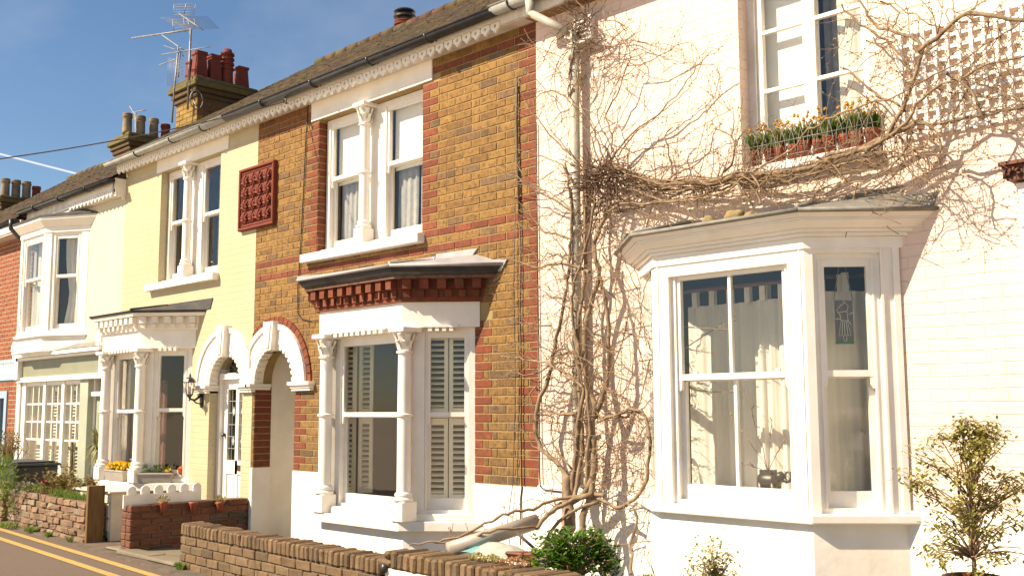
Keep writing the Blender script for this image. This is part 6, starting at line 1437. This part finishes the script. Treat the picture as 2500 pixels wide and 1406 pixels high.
c = at(1585, 1403, -1.35); tuft('grass_tuft', 'tiny green tuft under the thin vine stem at the bottom edge', 'tuft', (c.x, c.y, .62), (.06, .04), 50, .04, L_GRASS, seed=6)
# sedums on the coping
rn = random.Random(31)
for (px, py, R, n, mat, lab) in ((1165, 1366, .055, 170, L_SUCC, 'pale green sedum cushion, left one on the tan coping'), (1202, 1366, .06, 200, L_SUCC, 'yellow green rosette sedum in the middle of the coping plants'), (1255, 1370, .09, 300, L_SUCR, 'reddish brown sedum trailing over the edge of the tan coping')):
    q = at(px, py, -1.50); t = empty('sedum', (q.x, q.y, .62)); m = MB()
    for _ in range(n):
        a = rn.uniform(0, 6.28); r = R*math.sqrt(rn.random()); p = Vector((q.x+r*math.cos(a)*1.5, q.y+r*math.sin(a), .625+.035*(1-r/R)))
        if mat is L_SUCR and rn.random() < .35: p = Vector((q.x+rn.uniform(-.02, .16), -1.69, .625-rn.uniform(0, .08)))
        m.leaf(p, (rn.gauss(0, .6), rn.gauss(0, .6), 1), (0, 1, 0), .022, .012, .3)
    m.build('foliage', mat, t, recalc=False); tag(t, lab, 'succulent')
# front garden of the shop house
rn = random.Random(8)
c = at(158, 1180, -1.0); t = empty('red_tinged_shrub', (c.x, c.y, .3)); tag(t, 'red and green leaved shrub above the crumbling brick wall', 'shrub'); m = MB()
tips = [Vector((c.x+rn.gauss(0, .32), c.y+rn.gauss(0, .12), .60+abs(rn.gauss(0, .10)))) for _ in range(80)]; stems(m, (c.x, c.y, .35), tips, .006, rn); m.build('stem', M_TWIG, t); m = MB()
for tp in tips:
    for q in range(26): a = rn.uniform(0, 6.28); m.leaf(tp+Vector((rn.gauss(0, .05), rn.gauss(0, .04), rn.gauss(-.02, .04))), (math.cos(a), math.sin(a), rn.uniform(-.2, .9)), (0, 0, 1), rn.uniform(.05, .08), .035, .2)
m.build('foliage', L_RED, t, recalc=False)
tuft('grass_mat', 'bright green grass tumbling over the top of the crumbling brick wall', 'grass', (-12.65, -1.22, .58), (.62, .10), 420, .12, L_GRASS, lean=1.6, seed=12, kind='stuff')
tuft('grass_mat', 'green grass clump on the wall top near the pink flower', 'grass', (-14.0, -1.14, .60), (.45, .10), 300, .10, L_GRASS, lean=1.4, seed=13, kind='stuff')
c = at(107, 1177, -1.15); t = empty('pink_flower', (c.x, c.y, .6)); tag(t, 'single bright pink bloom at the foot of the shop windows', 'flower'); m = MB()
for q in range(14): a = rn.uniform(0, 6.28); m.leaf(c, (math.cos(a), math.sin(a), rn.uniform(-.5, 1)), (0, 0, 1), .05, .04, .2)
m.build('petals', F_PINK, t, recalc=False); m = MB(); m.tube([c, (c.x, c.y, .6)], .004, 4); m.build('stem', L_GRASS, t)
c = at(60, 1205, -1.25); m = MB(); leaves_blob(m, (c.x, c.y, .62), (.20, .12, .09), 240, .04, .02, rn); tag(m.build('pale_foliage', plain('grey_green_leaf', (.36, .34, .24), (.28, .27, .18), 9, .7, 0), loc=c, recalc=False), 'pale grey green clump at the end of the far garden wall', 'plant')
t = empty('bushy_plant', (-15.3, -1.2, .2)); tag(t, 'feathery green plant hiding the wall at the left edge', 'plant'); m = MB()
for (px, py, R, n) in ((5, 1165, .26, 420), (10, 1215, .28, 380), (2, 1130, .15, 120)): q = at(px, py, -1.32); leaves_blob(m, q, (R, .16, R*.9), n, .075, .016, rn, .9)
m.build('foliage', L_GRASS, t, recalc=False)
c = at(20, 1095, -.6); t = empty('dry_shrub', (c.x, c.y, .3)); tag(t, 'dry brown shrub above the black bin at the left edge', 'shrub'); m = MB()
for _ in range(50): m.tube([(c.x, c.y, .6), (c.x+rn.gauss(0, .14), c.y+rn.gauss(0, .1), 1.0+rn.gauss(0, .08)), (c.x+rn.gauss(0, .26), c.y+rn.gauss(0, .1), 1.15+rn.gauss(0, .12))], .005, 4)
leaves_blob(m, (c.x, c.y, 1.15), (.3, .15, .16), 220, .05, .02, rn); m.build('twigs', L_RED, t, recalc=False)
# cordyline
c = at(240, 1095, -.28); t = empty('cordyline', (c.x, c.y, .4)); tag(t, 'spiky cordyline fanning out between shop door and white bay', 'plant')
m = MB(); m.tube([(c.x, c.y, .3), (c.x, c.y, 1.1)], [.03, .025], 8); m.build('trunk', M_BARK, t); m = MB()
for _ in range(90):
    a = rn.uniform(0, 6.28); e = rn.uniform(-.9, 1.4); L = rn.uniform(.28, .40); d = Vector((math.cos(a)*math.cos(e), .45*math.sin(a)*math.cos(e), math.sin(e))); p0 = Vector((c.x, c.y, 1.12)); sd = d.cross(Vector((0, 0, 1)))
    if sd.length < .05: sd = Vector((1, 0, 0))
    sd = sd.normalized()*.019; p1 = p0+d*L*.5+Vector((0, 0, .02)); p2 = p0+d*L+Vector((0, 0, -.07*math.cos(e)))
    m.add([p0-sd*.6, p0+sd*.6, p1+sd, p1-sd, p2], [(0, 1, 2, 3), (3, 2, 4)])
m.build('foliage', L_CORD, t, recalc=False)
for i, (px, py, R, n, lab) in enumerate(((20, 1285, .20, 160, 'low green weeds at the wall foot by the left edge'), (75, 1296, .12, 130, 'green weed clump on the pavement below the pale wall'), (118, 1308, .07, 60, 'small weed on the kerb, second clump from the left wall end'), (170, 1322, .04, 30, 'tiny weed sprig at the foot of the crumbling wall'), (440, 1388, .07, 80, 'green weed tuft at the corner of the tan brick wall'))):
    q = atg = None
    d = AR*((px-1250)/F)+AU*(-(py-703)/F)+AF; s_ = (.155-CAM.z)/d.z; q = CAM+d*s_
    tuft('weed', lab, 'weed', (q.x, q.y, .152), (R, R*.5), n, .07, L_GRASS, lean=1.5, seed=40+i, w_=.006)
# things glimpsed in the yellow house window
p = at(437, 1135, -.05); m = MB(); m.lathe([(.03, .80), (.07, .84), (.08, .90), (.05, .93)], p.x, .02, 14); tag(m.build('orange_bowl', plain('orange_glaze', (.55, .13, .03), (.4, .09, .02), 9, .3, 0), loc=(p.x, .02, .8)), 'orange bowl inside the side pane of the yellow house bay', 'bowl')
m = MB(); q = at(425, 975, .9); m.box(q.x-.14, q.x+.14, .9, .93, q.z-.30, q.z+.22); tag(m.build('picture_frame', M_DARKMETAL, loc=q), 'dark picture frame seen through the yellow house bay side pane', 'picture')
